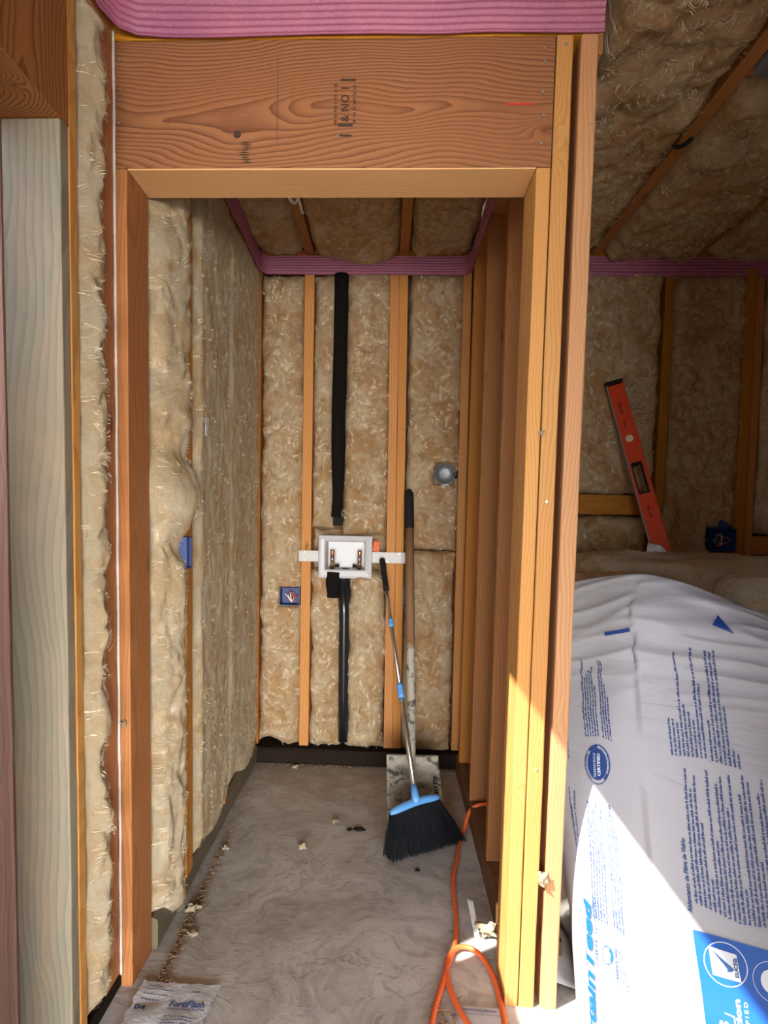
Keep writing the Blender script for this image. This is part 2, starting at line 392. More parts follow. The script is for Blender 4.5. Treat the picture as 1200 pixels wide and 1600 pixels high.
# --- flat lettering -------------------------------------------------
GC = {}
def glyphs(text, bold=0.0, shear=0.0, space=1.0):
    key = (text, bold, shear, space)
    if key in GC: return GC[key]
    cu = bpy.data.curves.new('t', 'FONT'); cu.body = text; cu.size = 1; cu.resolution_u = 2; cu.offset = bold; cu.shear = shear; cu.space_character = space
    o = bpy.data.objects.new('t', cu); COL.objects.link(o)
    dg = bpy.context.evaluated_depsgraph_get(); dg.update()
    me = bpy.data.meshes.new_from_object(o.evaluated_get(dg))
    V = [(v.co.x, v.co.y) for v in me.vertices]; F = [tuple(p.vertices) for p in me.polygons]
    bpy.data.objects.remove(o); bpy.data.curves.remove(cu); bpy.data.meshes.remove(me)
    x0 = min(v[0] for v in V); x1 = max(v[0] for v in V)
    GC[key] = ([(v[0]-x0, v[1]) for v in V], F, x1 - x0); return GC[key]
def letter(VV, FF, text, fn, x, y, width=None, size=1, **k):
    """adds text; fn maps 2D text space to 3D. If width is given the text is scaled to that length."""
    V, F, W = glyphs(text, **k); sx = (width / W) if width else size; b = len(VV)
    for a, c in V: VV.append(fn(x + a*sx, y + c*size))
    for f in F: FF.append(tuple(b + i for i in f))

def strip_ribs(label, path, height, ribs, thick=.006, sag=.0, seed=0, flare=None, name='foam_gasket'):
    """pink ribbed foam band: path of (point, outward normal), height hanging down from z"""
    V = []; F = []; nz = ribs * 6; n = len(path)
    for i, (p, nn) in enumerate(path):
        p = Vector(p); nn = Vector(nn).normalized(); s = i * .05
        for j in range(nz + 1):
            t = j / nz
            rib = (.5 + .5*math.cos(t * ribs * 2*PI)) * thick * .45
            z = p.z - t * height + fbm((s*2.2, seed, t), 2) * sag * (.4+t)
            off = thick + rib + fbm((s*3, t*3, seed), 2) * .002 + (flare(t) if flare else 0)
            V.append(p.xy.to_3d() + nn * off + Vector((0, 0, z)))
    for i in range(n-1):
        for j in range(nz):
            a = i*(nz+1) + j; F.append((a, a+1, a+nz+2, a+nz+1))
    base = len(V)
    for i, (p, nn) in enumerate(path):
        p = Vector(p); V.append(V[i*(nz+1)] - Vector(nn).normalized()*thick); V.append(V[i*(nz+1)+nz] - Vector(nn).normalized()*thick)
    for i in range(n-1):
        F.append((i*(nz+1), (i+1)*(nz+1), base+2*i+2, base+2*i)); F.append((i*(nz+1)+nz, base+2*i+1, base+2*i+3, (i+1)*(nz+1)+nz))
        F.append((base+2*i, base+2*i+2, base+2*i+3, base+2*i+1))
    return mesh_obj(name, V, F, 'pink', smooth=True, label=label, cat='foam strip')
def dense(pts, step=.05):
    out = []
    for (a, na), (b, nb) in zip(pts, pts[1:]):
        a, b, na, nb = Vector(a), Vector(b), Vector(na), Vector(nb); n = max(1, int((b-a).length / step))
        for i in range(n): out.append((a.lerp(b, i/n), na.lerp(nb, i/n)))
    out.append(pts[-1]); return out

# ================================================================== the setting
YF, YB, YW = 1.517, 1.650, 3.015       # partition front, partition back, face of the back wall studs
ZT = 2.235                            # underside of the top plates
fl = empty('floor', kind='structure')
V = []; F = []; nx, ny = 90, 120
for j in range(ny+1):
    for i in range(nx+1):
        x = -.95 + 3.7*i/nx; y = -2.1 + 5.3*j/ny
        V.append((x, y, fbm((x*3, y*3, 0), 3)*.0022 - .001))
for j in range(ny):
    for i in range(nx): a = j*(nx+1)+i; F.append((a, a+1, a+nx+2, a+nx+1))
mesh_obj('concrete_slab', V, F, 'floor', fl, smooth=True)
boxo('slab_base', -.95, 2.75, -2.1, 3.2, -.12, -.01, 'floor', fl, bev=0)

# ceiling: decking, joists and blocking
ce = empty('ceiling', kind='structure')
boxo('roof_decking', -.95, 2.75, -2.1, 3.3, 2.56, 2.58, 'roofply', ce, bev=0)
for x, ya in ((-.372, YB+.01), (.042, YB+.01), (.862, -.9), (1.29, -.9), (1.72, -.9), (2.15, -.9)):
    board('ceiling_joist', x-.02, x+.02, ya, 3.05, 2.29, 2.48, 'fir_dark', ce)
board('blocking', .885, 1.27, 1.80, 1.84, 2.30, 2.48, 'fir_red', ce)
boxo('joist_hanger', .884, .93, 1.715, 1.795, 2.27, 2.33, 'galv', ce)
tube('joist_hanger_loop', catmull([(.87, 2.10, 2.287), (.855, 2.13, 2.28), (.83, 2.14, 2.285), (.81, 2.12, 2.29)]), .006, 'rubber', ce, 8)

# back wall
wb = empty('wall_back', kind='structure')
boxo('sheathing', -.95, 2.75, 3.16, 3.18, 0, 2.5, 'osb', wb, bev=0)
def stud(parent, x0, x1, y0, y1, z0=.075, z1=ZT, mat='fir', lean=0, **k):
    return board('stud', x0, x1, y0, y1, z0, z1, mat, parent, lean=lean, **k)
stud(wb, -.635, -.588, YW, YW+.14, mat='fir_red')
stud(wb, -.396, -.352, YW-.002, YW+.14, mat='fir')
stud(wb, -.010, .0305, YW, YW+.14, lean=-.008)
stud(wb, .031, .069, YW+.001, YW+.14, lean=-.008)
stud(wb, .306, .345, YW, YW+.14, mat='fir', lean=-.005)
stud(wb, .347, .385, YW, YW+.14, mat='fir_dark')
stud(wb, 1.172, 1.212, YW, YW+.14, mat='fir_dark', z0=1.212)
stud(wb, 1.160, 1.198, YW+.002, YW+.14, mat='fir_dark', z1=1.208)
stud(wb, 1.520, 1.562, YW-.012, YW+.14, mat='fir_dark', lean=-.012)
stud(wb, 1.563, 1.603, YW, YW+.14, mat='fir_red', lean=-.012)
board('blocking', .845, 1.158, YW, YW+.10, 1.175, 1.262, 'fir_dark', wb)
board('blocking', .40, .845, YW+.01, YW+.10, 1.18, 1.26, 'fir_dark', wb)
board('blocking', 1.603, 2.4, YW+.004, YW+.10, 1.01, 1.09, 'fir_red', wb)
board('top_plate', -.80, 2.7, YW+.001, YW+.14, ZT, ZT+.038, 'fir', wb)
board('top_plate', -.80, 2.7, YW, YW+.14, ZT+.0385, ZT+.076, 'fir_dark', wb)
board('bottom_plate', -.60, .335, YW-.045, YW+.14, 0, .072, 'plate_dark', wb, wane=.004, ch=.008)
board('bottom_plate', .48, 2.7, YW, YW+.14, 0, .072, 'plate_dark', wb)

# closet left wall (slightly out of square); local x=0 is the stud face, y=0 the partition
SKEW = math.atan(.03/1.35)
wl = empty('wall_left', (-.562, YB, 0), SKEW, kind='structure')
boxo('sheathing', -.18, -.16, 0, 1.49, 0, 2.5, 'osb', wl, bev=0)
stud(wl, -.14, 0, .195, .258, .09, mat='fir'); stud(wl, -.14, 0, .69, .728, .09, mat='fir'); stud(wl, -.14, -.003, 1.305, 1.35, .09, mat='fir')
board('top_plate', -.14, 0, .0, 1.35, ZT, ZT+.038, 'fir', wl); board('top_plate', -.14, 0, .0, 1.35, ZT+.0385, ZT+.076, 'fir', wl)
o = board('bottom_plate', -.145, -.007, .004, 1.325, .0, .088, 'plate_green', wl, wane=.003, ch=.014)
o.matrix_local = Matrix.Translation((-.076, .6645, .044)) @ Matrix.Rotation(-.0226, 4, 'Z') @ PERM[1].to_4x4()
MWL = Matrix.Translation((-.562, YB, 0)) @ Matrix.Rotation(SKEW, 4, 'Z')

# closet right wall (bare studs)
wr = empty('wall_right', kind='structure')
for y, m in ((2.035, 'fir_dark'), (2.475, 'fir_dark'), (2.86, 'fir_dark')):
    stud(wr, .331, .47, y, y+.038, .078, mat=m)
stud(wr, .340, .47, 2.90, 2.938, .078, mat='fir_dark')
board('top_plate', .331, .47, YB+.002, 3.01, ZT, ZT+.038, 'fir', wr); board('top_plate', .331, .47, YB+.002, 3.01, ZT+.0385, ZT+.076, 'fir', wr)
board('bottom_plate', .327, .47, YB+.002, 2.967, .0, .076, 'plate_brown', wr, wane=.002)

# partition with the opening
wf = empty('wall_front', kind='structure')
HZ0, HZ1 = 1.9189, 2.1872
XL = -0.6295
board('header_beam', XL+.002, 0.3318, YF, YB-.001, HZ0, HZ1, 'header', wf, label='wide stamped header beam of dark grained fir')
board('header_plate', -0.5982, 0.3005, YF+.001, YB, HZ0-.0035, HZ0-.0002, 'fir_bounce_lit', wf, ch=.0008, wane=.0002)
board('trimmer_stud', XL, -0.6001, YF, YB, .0, HZ0-.002, 'fir_red', wf)
board('trimmer_stud', 0.3015, 0.3323, YF, YB, .0, HZ0-.002, 'fir_pale', wf)
board('king_stud', 0.3346, 0.3697, YF-.002, YB, .0, HZ1, 'fir_pale', wf)
board('king_stud', 0.3854, 0.4223, YF-.004, YB, .0, HZ1, 'fir_pale', wf)
board('top_plate', XL, 0.4238, YF+.001, YB, HZ1+.001, HZ1+.037, 'fir', wf); board('top_plate', XL, 0.4238, YF, YB, HZ1+.0375, HZ1+.074, 'fir', wf)
# header marks
def hx(x): return x * 0.948
def hz_(z): return 1.17 + (z-1.17) * 0.948
V = []; F = []
def hmap(a, b): return (hx(-.1235 - b), YF-.0022, hz_(2.048 + a))     # letters run upwards
letter(V, F, '& NO 1', hmap, .012, -.010, width=.075, size=.026, bold=.01)
letter(V, F, 'II III II IIII II III', hmap, .010, -.026, width=.082, size=.009)
letter(V, F, 'III II IIII I III II II', hmap, .006, .017, width=.088, size=.010)
for z0, z1, a, b in ((2.149, 2.154, -.133, -.098), (2.050, 2.057, -.138, -.104), (2.028, 2.032, -.134, -.106)):
    i = len(V); V += [(hx(a), YF-.002, hz_(z0)), (hx(b), YF-.002, hz_(z0)), (hx(b), YF-.002, hz_(z1)), (hx(a), YF-.002, hz_(z1))]; F.append((i, i+1, i+2, i+3))
mesh_obj('grade_stamp', V, F, 'ink', wf, kind='stuff')
bm = bmesh.new(); box_bm(bm, hx(.244), hx(.306), YF-.0018, YF+.001, hz_(2.095), hz_(2.0985), .0005); bm_obj('red_mark', bm, 'red_ink', wf)
boxo('ink_line', hx(-.2795), hx(-.2775), YF-.0012, YF+.001, hz_(2.02), hz_(2.205), 'plate_brown', wf, bev=0)
V = []; F = []
for k in range(9):     # sap streaks under the knot
    z = hz_(2.022 - k*.0055 - .006); x = hx(-.352 + .004*math.sin(k)); i = len(V); w_ = .024 + .004*math.sin(k*1.7)
    V += [(x-w_/2, YF-.0016, z), (x, YF-.0016, z-.0019), (x+w_/2, YF-.0016, z), (x, YF-.0016, z+.0016)]; F.append((i, i+1, i+2, i+3))
mesh_obj('sap_streaks', V, F, 'ink', wf, kind='stuff')
bm = bmesh.new(); bmesh.ops.create_cone(bm, cap_ends=True, segments=16, radius1=.009, radius2=.007, depth=.004, matrix=Matrix.Translation((hx(-.372), YF-.001, hz_(2.035))) @ Matrix.Rotation(PI/2, 4, 'X'))
bm_obj('knot', bm, 'ink', wf)
nail_me = None
def nail(x, y, z, rot=(PI/2, 0, 0), parent=None, r=.0035):
    global nail_me
    if nail_me is None:
        bm = bmesh.new(); bmesh.ops.create_cone(bm, cap_ends=True, segments=10, radius1=.0035, radius2=.0028, depth=.002)
        nail_me = bpy.data.meshes.new('nail'); bm.to_mesh(nail_me); bm.free(); nail_me.materials.append(M['bright'])
    o = bpy.data.objects.new('nail', nail_me); COL.objects.link(o); o.location = (x, y, z); o.rotation_euler = rot; o.parent = parent
for x, z in ((-.648, 2.20), (-.645, 2.135), (-.647, 2.11), (-.650, 2.06), (.325, 2.215), (.328, 2.186), (.326, 2.12), (.329, 2.07), (.327, 2.01), (.372, 2.222), (.437, 2.05), (.371, 1.2), (.372, .55)):
    nail(hx(x), YF-.003, hz_(z), parent=wf)

# entry wall on the left of the room, with the door opening and, nearer the camera, a high window
we = empty('wall_entry', kind='structure')
TH = .131
board('door_trimmer', XL-.113, XL, 1.2722, 1.3044, .0, 1.8876, 'pt', we, label='wide grey green board facing the room beside the door opening')
board('king_stud', XL-TH, XL+.001, 1.3063, 1.3386, .0, 2.19, 'fir_pale', we)
board('door_header', XL-TH, XL+.002, 1.03, 1.3044, 1.8895, 2.19, 'header', we, label='dark header beam over the left door opening')
board('stud', XL-TH, XL, 1.4334, YF-.002, .038, 2.19, 'fir_red', we)
board('stud', XL-.285, XL-.119, 1.2762, 1.3302, .0, 2.3, 'pink_board', we)
boxo('sheathing', XL-.150, XL-.1335, 1.3416, YB, 0, 2.5, 'osb', we, bev=0)
board('bottom_plate', XL-TH, XL, 1.3063, YF, .0, .036, 'plate_dark', we)
board('window_post', XL-TH, XL, 0.985, 1.022, .0, 2.19, 'fir', we)
board('window_head', XL-TH, XL, -.60, .983, 2.145, 2.19, 'fir', we)
board('window_sill_plate', XL-TH, XL, -.60, .983, 1.20, 1.24, 'fir', we)
boxo('lower_panel', XL-.145, XL-.12, -2.1, 1.0, 0, 1.20, 'roofply', we, bev=0)
boxo('upper_panel', XL-.145, XL-.10, -2.1, 1.8, 2.19, 2.6, 'roofply', we, bev=0)
boxo('end_panel', XL-.145, XL-.10, -2.1, -.60, 1.20, 2.19, 'roofply', we, bev=0)
board('top_plate', XL-TH, XL, 1.0, YF, 2.191, 2.227, 'fir', we); board('top_plate', XL-TH, XL, 1.0, YF, 2.2275, 2.264, 'fir', we)
# far right wall and the wall behind the camera, its opening shaped to mask the fill lamp
wk = empty('wall_rear', kind='structure')
boxo('wall_panel', -.82, -.75, -2.1, -2.06, 0, 2.58, 'roofply', wk, bev=0); boxo('wall_panel', 1.75, 2.75, -2.1, -2.06, 0, 2.58, 'roofply', wk, bev=0); boxo('wall_panel', -.75, 1.75, -2.1, -2.06, 1.38, 2.58, 'roofply', wk, bev=0)
ws = empty('wall_far_right', kind='structure')
boxo('wall_panel', 2.70, 2.75, -2.06, 3.16, 0, 2.56, 'roofply', ws, bev=0)
wn = empty('added_light_baffle', kind='structure')
boxo('wall_panel', .52, 2.70, .18, .28, 0, 2.40, 'roofply', wn, bev=0)  # unseen panel added to keep the rear fill lamp off the right room
# yard ground and unseen boards added outside the entry wall to block sun
yf = empty('sun_blocker', (-1.32, 0, -.14), kind='structure')
for i in range(34):
    y = -3.085 + i*.19; hgt = 2.08 if y < .6 else 3.3
    boxo('blocker_board', -.02, .02, y, y+.188, 0, hgt, 'pink_board', yf)
boxo('ground', -14, 14, -14, 14, -.30, -.14, 'ground', None, bev=0, kind='structure')

# ================================================================== insulation
B = lambda **k: k
X1, Z1 = (1, 0, 0), (0, 0, 1)
YN = (0, -1, 0)
def wavy(a, f, s): return lambda t: a * math.sin(t*f + s)
# back wall of the closet, left to right
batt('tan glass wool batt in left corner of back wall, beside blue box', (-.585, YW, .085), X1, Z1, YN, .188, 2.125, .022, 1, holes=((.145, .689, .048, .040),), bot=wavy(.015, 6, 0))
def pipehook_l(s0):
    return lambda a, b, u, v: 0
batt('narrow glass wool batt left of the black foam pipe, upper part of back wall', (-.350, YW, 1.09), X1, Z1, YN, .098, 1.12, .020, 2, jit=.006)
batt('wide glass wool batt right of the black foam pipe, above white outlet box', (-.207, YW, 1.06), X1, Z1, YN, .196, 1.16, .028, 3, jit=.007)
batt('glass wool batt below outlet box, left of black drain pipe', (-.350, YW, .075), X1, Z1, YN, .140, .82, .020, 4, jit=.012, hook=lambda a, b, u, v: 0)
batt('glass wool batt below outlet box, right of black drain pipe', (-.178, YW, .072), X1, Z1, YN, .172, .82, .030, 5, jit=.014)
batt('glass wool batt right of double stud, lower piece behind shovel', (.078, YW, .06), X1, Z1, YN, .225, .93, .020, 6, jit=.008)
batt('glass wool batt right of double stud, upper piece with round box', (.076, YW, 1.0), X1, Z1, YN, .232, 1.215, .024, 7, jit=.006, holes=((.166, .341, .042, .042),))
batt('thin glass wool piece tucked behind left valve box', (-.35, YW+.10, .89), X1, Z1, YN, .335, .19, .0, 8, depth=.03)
# closet left wall
def wlp(x, y, z): return MWL @ Vector((x, y, z))
UL = (MWL.to_3x3() @ Vector((0, 1, 0))); NL = (MWL.to_3x3() @ Vector((1, 0, 0)))
def l1hook(a, b, u, v):
    z = v + .05
    s = -.030 * (1-smooth01(u/.13))                       # falls back toward the partition
    s += .030 * math.exp(-((z-1.20)/.075)**2)              # slumped fold
    s -= .020 * math.exp(-((z-1.07)/.035)**2) * (.4+.6*smooth01((a-.3)*3))
    s -= .012 * math.exp(-((z-1.32)/.03)**2)
    return s
batt('cream glass wool batt nearest the opening on left wall, with slumped fold', wlp(-.0, .0, .05), UL, Z1, NL, .192, 2.16, .012, 11, uext=lambda v: .052*smooth01((v-1.08)/.08), mat='fluff_pale', hook=l1hook, amp=.7, jit=.010, tuck=.045, bot=wavy(.03, 5, 1))
batt('cream glass wool batt second from opening on closet left wall', wlp(-.0, .256, .095), UL, Z1, NL, .438, 2.11, .018, 12, mat='fluff_pale', amp=.3, jit=.006, bot=lambda t: .02*math.sin(t*9))
batt('cream glass wool batt by back corner on closet left wall', wlp(-.0, .702, .10), UL, Z1, NL, .592, 2.105, .014, 13, mat='fluff_pale', amp=.3, jit=.006, bot=lambda t: .05*math.sin(t*7))
# narrow cavity on the room side
batt('tall narrow cream batt bulging beside grey green board', (XL, 1.3356000000000001, .04), (0, 1, 0), Z1, X1, .105, 2.14, .026, 14, mat='fluff_pale', jit=.011, amp=1.1, tuck=.02)
# right room, back wall
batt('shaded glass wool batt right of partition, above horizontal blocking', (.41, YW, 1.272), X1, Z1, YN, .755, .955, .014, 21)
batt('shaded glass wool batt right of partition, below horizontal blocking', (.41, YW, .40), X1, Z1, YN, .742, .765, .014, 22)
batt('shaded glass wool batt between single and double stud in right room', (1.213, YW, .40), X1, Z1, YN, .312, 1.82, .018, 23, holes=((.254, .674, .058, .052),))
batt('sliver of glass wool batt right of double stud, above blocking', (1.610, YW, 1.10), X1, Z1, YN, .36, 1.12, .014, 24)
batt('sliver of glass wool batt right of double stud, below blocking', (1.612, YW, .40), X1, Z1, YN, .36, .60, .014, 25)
# ceiling batts: face looks down
DN = (0, 0, -1)
batt('glass wool ceiling batt at left side of closet ceiling', (-.60, YB+.02, 2.296), X1, (0, 1, 0), DN, .205, 1.34, .018, 31, depth=.12)
batt('glass wool ceiling batt in middle of closet ceiling, sagging over pink strip', (-.35, YB+.02, 2.296), X1, (0, 1, 0), DN, .368, 1.352, .034, 32, depth=.12, hook=lambda a, b, u, v: .028*math.exp(-((a-.62)/.24)**2)*smooth01((b-.8)*6))
batt('glass wool ceiling batt at right side of closet ceiling', (.066, YB+.02, 2.296), X1, (0, 1, 0), DN, .262, 1.34, .026, 33, depth=.12)
batt('dim glass wool ceiling batt left of the rafter in right room', (.475, .9, 2.296), X1, (0, 1, 0), DN, .362, 2.10, .034, 34, depth=.12, res=.011, amp=1.5)
batt('dim glass wool ceiling batt right of rafter, nearer the back wall', (.885, 1.85, 2.296), X1, (0, 1, 0), DN, .40, 1.16, .040, 35, depth=.12, res=.011, amp=1.6)
batt('dim glass wool ceiling batt in far right ceiling bay', (1.31, .9, 2.296), X1, (0, 1, 0), DN, .40, 2.1, .040, 36, depth=.12, res=.011, amp=1.6)
batt('cream wool edge hanging above middle of the large pink strip', (-.285, 1.22, 2.308), X1, (0, 1, 0), DN, .42, .26, .030, 37, depth=.08, mat='fluff_pale')

# ================================================================== pink foam strips
P1 = [((XL+.006, .95, 2.34), (1, 0, 0)), ((XL+.006, 1.42, 2.34), (1, 0, 0)), ((XL+.022, 1.482, 2.34), (.75, -.35, 0)), ((XL+.06, 1.509, 2.34), (.3, -1, 0)), ((XL+.12, YF-.003, 2.34), (0, -1, 0)), ((.430, YF-.003, 2.34), (0, -1, 0))]
def p1():
    pts = dense(P1, .03); return pts
strip_ribs('wide pink ribbed foam band across the top of the header', p1(), .152, 11, .008, .004, 1, flare=lambda t: .006*(1-t))
P2 = [((-.562+.002, YB+.03, 2.283), NL), (tuple(wlp(.0, 1.30, 2.283)), NL), (tuple(wlp(.006, 1.325, 2.283)), (.7, -.7, 0)), ((-.565, YW-.004, 2.283), (0, -1, 0)), ((.30, YW-.004, 2.283), (0, -1, 0)), ((.322, 2.995, 2.283), (-.7, -.7, 0)), ((.331, 2.95, 2.283), (-1, 0, 0)), ((.331, YB+.03, 2.283), (-1, 0, 0))]
strip_ribs('pink ribbed foam strip running round the closet top plates', dense(P2, .04), .080, 7, .005, .003, 2)
P3 = [((.475, YW, 2.283), (0, -1, 0)), ((2.5, YW, 2.283), (0, -1, 0))]
strip_ribs('shaded pink foam strip along the top of right room wall', dense(P3, .05), .082, 6, .006, .006, 3)

# ================================================================== white sealant bead in the room corner
pts = [(XL+.003+.0012*noise.noise((z*9, 1, 1)), YF-.004, z) for z in [2.205 - i*.012 for i in range(int(2.19/.012))]]
tube('sealant_bead', pts, lambda t: .0032 + .0009*noise.noise((t*260, 0, 0)), 'bead', seg=8, label='white sealant bead running down the corner beside the left jamb', cat='sealant')
pts = [(-.6035+.001*noise.noise((z*8, 2, 2)), YW-.004, z) for z in [2.19 - i*.02 for i in range(105)]]
tube('sealant_bead', pts, .0022, 'bead', seg=6, label='thin pale sealant line down the far left closet corner', cat='sealant')

# ================================================================== pipe and drain
def fr(t): return .031 if t < .55 else .031 - .009*smooth01((t-.55)/.3) 
pts = catmull([(-.232, YW-.004, 2.205), (-.232, YW-.006, 1.9), (-.236, YW-.006, 1.6), (-.234, YW-.008, 1.40), (-.234, YW-.008, 1.25), (-.240, YW+.002, 1.14)], 10)
po = tube('foam_wrapped_pipe', pts, lambda t: fr(t) * (1 + .03*noise.noise((t*30, 0, 0))), 'black_foam', seg=20, label='black foam wrapped pipe running down from ceiling to outlet box', cat='pipe')
tube('foam_wrapped_pipe', catmull([(-.246, YW-.002, .89), (-.249, YW-.004, .83), (-.250, YW-.002, .775)], 6), .034, 'black_foam', seg=20, label='short thick black foam sleeve under the white outlet box', cat='pipe')
tube('drain_pipe', [(-.205, YW+.008, .88), (-.196, YW+.006, .7), (-.192, YW+.004, .3), (-.190, YW+.01, .10)], .024, 'black_pipe', seg=20, label='glossy black drain pipe recessed between two batts', cat='pipe')
boxo('gap_shade_sheet', -.230, -.160, YW+.03, YW+.05, .12, .90, 'dark', wb, bev=0)  # dark sheets painting the shade in the gaps behind the pipes
boxo('gap_shade_sheet', -.262, -.200, YW+.03, YW+.05, 1.10, 2.2, 'dark', wb, bev=0)

# ================================================================== washing machine outlet box
ob = empty('outlet_box', (-.194, YW-.012, .960), label='white plastic washing machine outlet box with two copper valves', cat='outlet box')
ow, oh = .122, .097; iw, ih = .090, .064; icz = .006
bm = bmesh.new()
def rect(w_, h_, y, cz=0): return [bm.verts.new((sx*w_, y, cz + sz*h_)) for sx, sz in ((-1, -1), (1, -1), (1, 1), (-1, 1))]
L = [rect(ow, oh, .012), rect(ow, oh, -.004), rect(ow-.003, oh-.003, -.008), rect(ow-.012, oh-.012, -.010), rect(iw+.006, ih+.006, -.007, icz), rect(iw, ih, -.003, icz), rect(iw-.006, ih-.006, .085, icz)]
for a, b in zip(L, L[1:]):
    for k in range(4): bm.faces.new((a[k], a[(k+1) % 4], b[(k+1) % 4], b[k]))
bm.faces.new(L[-1])
bm_obj('box_shell', bm, 'white_plastic', ob)
brs = {}
for x0, x1 in ((-.212, -.116), (.118, .272)):
    br = brs[x0 > 0] = boxo('mounting_bracket', x0, x1, .003, .0055, -.024, .026, 'strap', ob, bev=.0008)
    bm = bmesh.new(); x0 += .005; x1 -= .005
    n = int((x1-x0)/.0135)
    for i in range(n+1):
        for z in (.020, -.018):
            bmesh.ops.create_cone(bm, cap_ends=True, segments=8, radius1=.0013, radius2=.0013, depth=.001, matrix=Matrix.Translation((x0+(x1-x0)*i/n, .0027, z)) @ Matrix.Rotation(PI/2, 4, 'X'))
    bm_obj('perforations', bm, 'dark', br, kind='stuff')
for x, z in ((-.186, .018), (-.186, -.016), (.190, -.017), (.246, .019)):
    bm = bmesh.new(); bmesh.ops.create_cone(bm, cap_ends=True, segments=10, radius1=.0042, radius2=.003, depth=.003, matrix=Matrix.Translation((x, .002, z)) @ Matrix.Rotation(PI/2, 4, 'X')); bm_obj('screw', bm, 'brass', brs[x > 0])
for sx, hx in ((-.060, 1), (.064, -1)):
    v = tube('valve', [(sx, .02, -.062), (sx, .02, -.052), (sx, .02, -.034), (sx, .02, -.018)], lambda t: .012 - .004*t, 'brass', ob, 12)
    tube('copper_stub', [(sx, .02, -.020), (sx, .02, .022), (sx, .02, .030)], .0095, 'copper', v, 14)
    tube('valve_collar', [(sx, .02, -.018), (sx, .02, -.006)], .0108, 'bright', v, 12)
    tube('valve_outlet', [(sx, .022, -.046), (sx, .004, -.048), (sx, -.004, -.049)], .0135, 'brass', v, 8)
    tube('outlet_bore', [(sx, -.0035, -.049), (sx, -.0045, -.049)], .0085, 'dark', v, 12)
    tube('valve_handle', [(sx+hx*.008, .02, -.044), (sx+hx*.030, .016, -.040)], lambda t: .004+.005*t, 'rubber', v, 10)
bm = bmesh.new(); bmesh.ops.create_cone(bm, cap_ends=True, segments=20, radius1=.02, radius2=.02, depth=.003, matrix=Matrix.Translation((0, .04, -.056)))
bm_obj('drain_hole', bm, 'dark', ob)
# orange scrap behind bracket and orange scrap at ceiling
def scrap(name, pts, mat, label, cat='scrap', th=.003, seed=0):
    n = 10; V = []; F = []; a, b, c, d = [Vector(p) for p in pts]
    N = (b-a).cross(d-a).normalized()
    for j in range(n+1):
        for i in range(n+1):
            u, v = i/n, j/n; p = a.lerp(b, u).lerp(d.lerp(c, u), v)
            V.append(p + N * fbm((u*3+seed, v*3, seed), 3) * (b-a).length * .08)
    m = len(V); V += [p - N*th for p in V[:m]]
    for j in range(n):
        for i in range(n):
            k = j*(n+1)+i; F.append((k, k+1, k+n+2, k+n+1)); F.append((m+k, m+k+n+1, m+k+n+2, m+k+1))
    bd = [i for i in range(n)] + [j*(n+1)+n for j in range(n)] + [n*(n+1)+n-i for i in range(n)] + [(n-j)*(n+1) for j in range(n)]
    for k in range(len(bd)): F.append((bd[(k+1) % len(bd)], bd[k], m+bd[k], m+bd[(k+1) % len(bd)]))
    return mesh_obj(name, V, F, mat, smooth=True, label=label, cat=cat)
scrap('plastic_scrap', [(-.072, YW-.012, .99), (-.040, YW-.012, .985), (-.038, YW-.006, 1.035), (-.066, YW-.008, 1.035)], 'orange_bit', 'orange scrap tucked beside outlet box above its bracket', seed=4)
scrap('plastic_scrap', [(-.43, YW-.02, 2.283), (-.385, YW-.02, 2.283), (-.385, YW-.01, 2.30), (-.42, YW-.01, 2.297)], 'orange_bit', 'small red orange scrap above pink strip at ceiling joist', seed=6)
tube('cable', catmull([(-.385, 2.30, 2.33), (-.385, 2.36, 2.27), (-.362, 2.44, 2.255), (-.345, 2.42, 2.275), (-.350, 2.33, 2.285), (-.352, 2.27, 2.32)], 8), .0055, 'white_wire', seg=8, label='looped white cable hanging from closet ceiling beside joist', cat='cable')
tube('cable', catmull([(-.362, 2.20, 2.33), (-.348, 2.30, 2.272), (-.345, 2.46, 2.268), (-.350, 2.58, 2.283), (-.352, 2.66, 2.32)], 8), .0055, 'white_wire', seg=8, label='straight white cable along the closet ceiling joist', cat='cable')

# ================================================================== electrical boxes
def ebox(label, M4, w_, h_, d_, wires, open_edge=True, name='electrical_box', seed=1, cat='junction box'):
    r = empty(name, label=label, cat=cat); r.matrix_world = M4
    bm = bmesh.new()
    def rc(a, b, y): return [bm.verts.new((sx*a, y, sz*b)) for sx, sz in ((-1, -1), (1, -1), (1, 1), (-1, 1))]
    L = [rc(w_/2, h_/2, d_), rc(w_/2, h_/2, 0), rc(w_/2-.003, h_/2-.003, 0), rc(w_/2-.004, h_/2-.004, d_-.004)]
    for a, b in zip(L, L[1:]):
        for k in range(4): bm.faces.new((a[k], a[(k+1) % 4], b[(k+1) % 4], b[k]))
    bm.faces.new(L[-1]); bm.faces.new(L[0][::-1])
    bm_obj('box_body', bm, 'blue_box', r)
    rnd = random.Random(seed)
    for i, m in enumerate(wires):
        a = Vector(((rnd.random()-.5)*w_*.6, d_*.8, (rnd.random()-.5)*h_*.5)); b = Vector(((rnd.random()-.5)*w_*.7, d_*.2, (rnd.random()-.5)*h_*.7)); c = Vector(((rnd.random()-.5)*w_*.7, d_*.1, (rnd.random()-.5)*h_*.7)); d2 = Vector(((rnd.random()-.5)*w_*.6, d_*.6, (rnd.random()-.5)*h_*.5))
        tube('wire', catmull([a, b, c, d2], 6), .0018 if m != 'white_wire' else .0024, m, r, 6)
    return r
ebox('blue electrical box with tangled wires left of first stud', Matrix.Translation((-.444, YW-.022, .774)), .092, .080, .06, ['white_wire', 'red_wire', 'white_wire', 'red_wire', 'red_wire', 'black_wire'], seed=3)
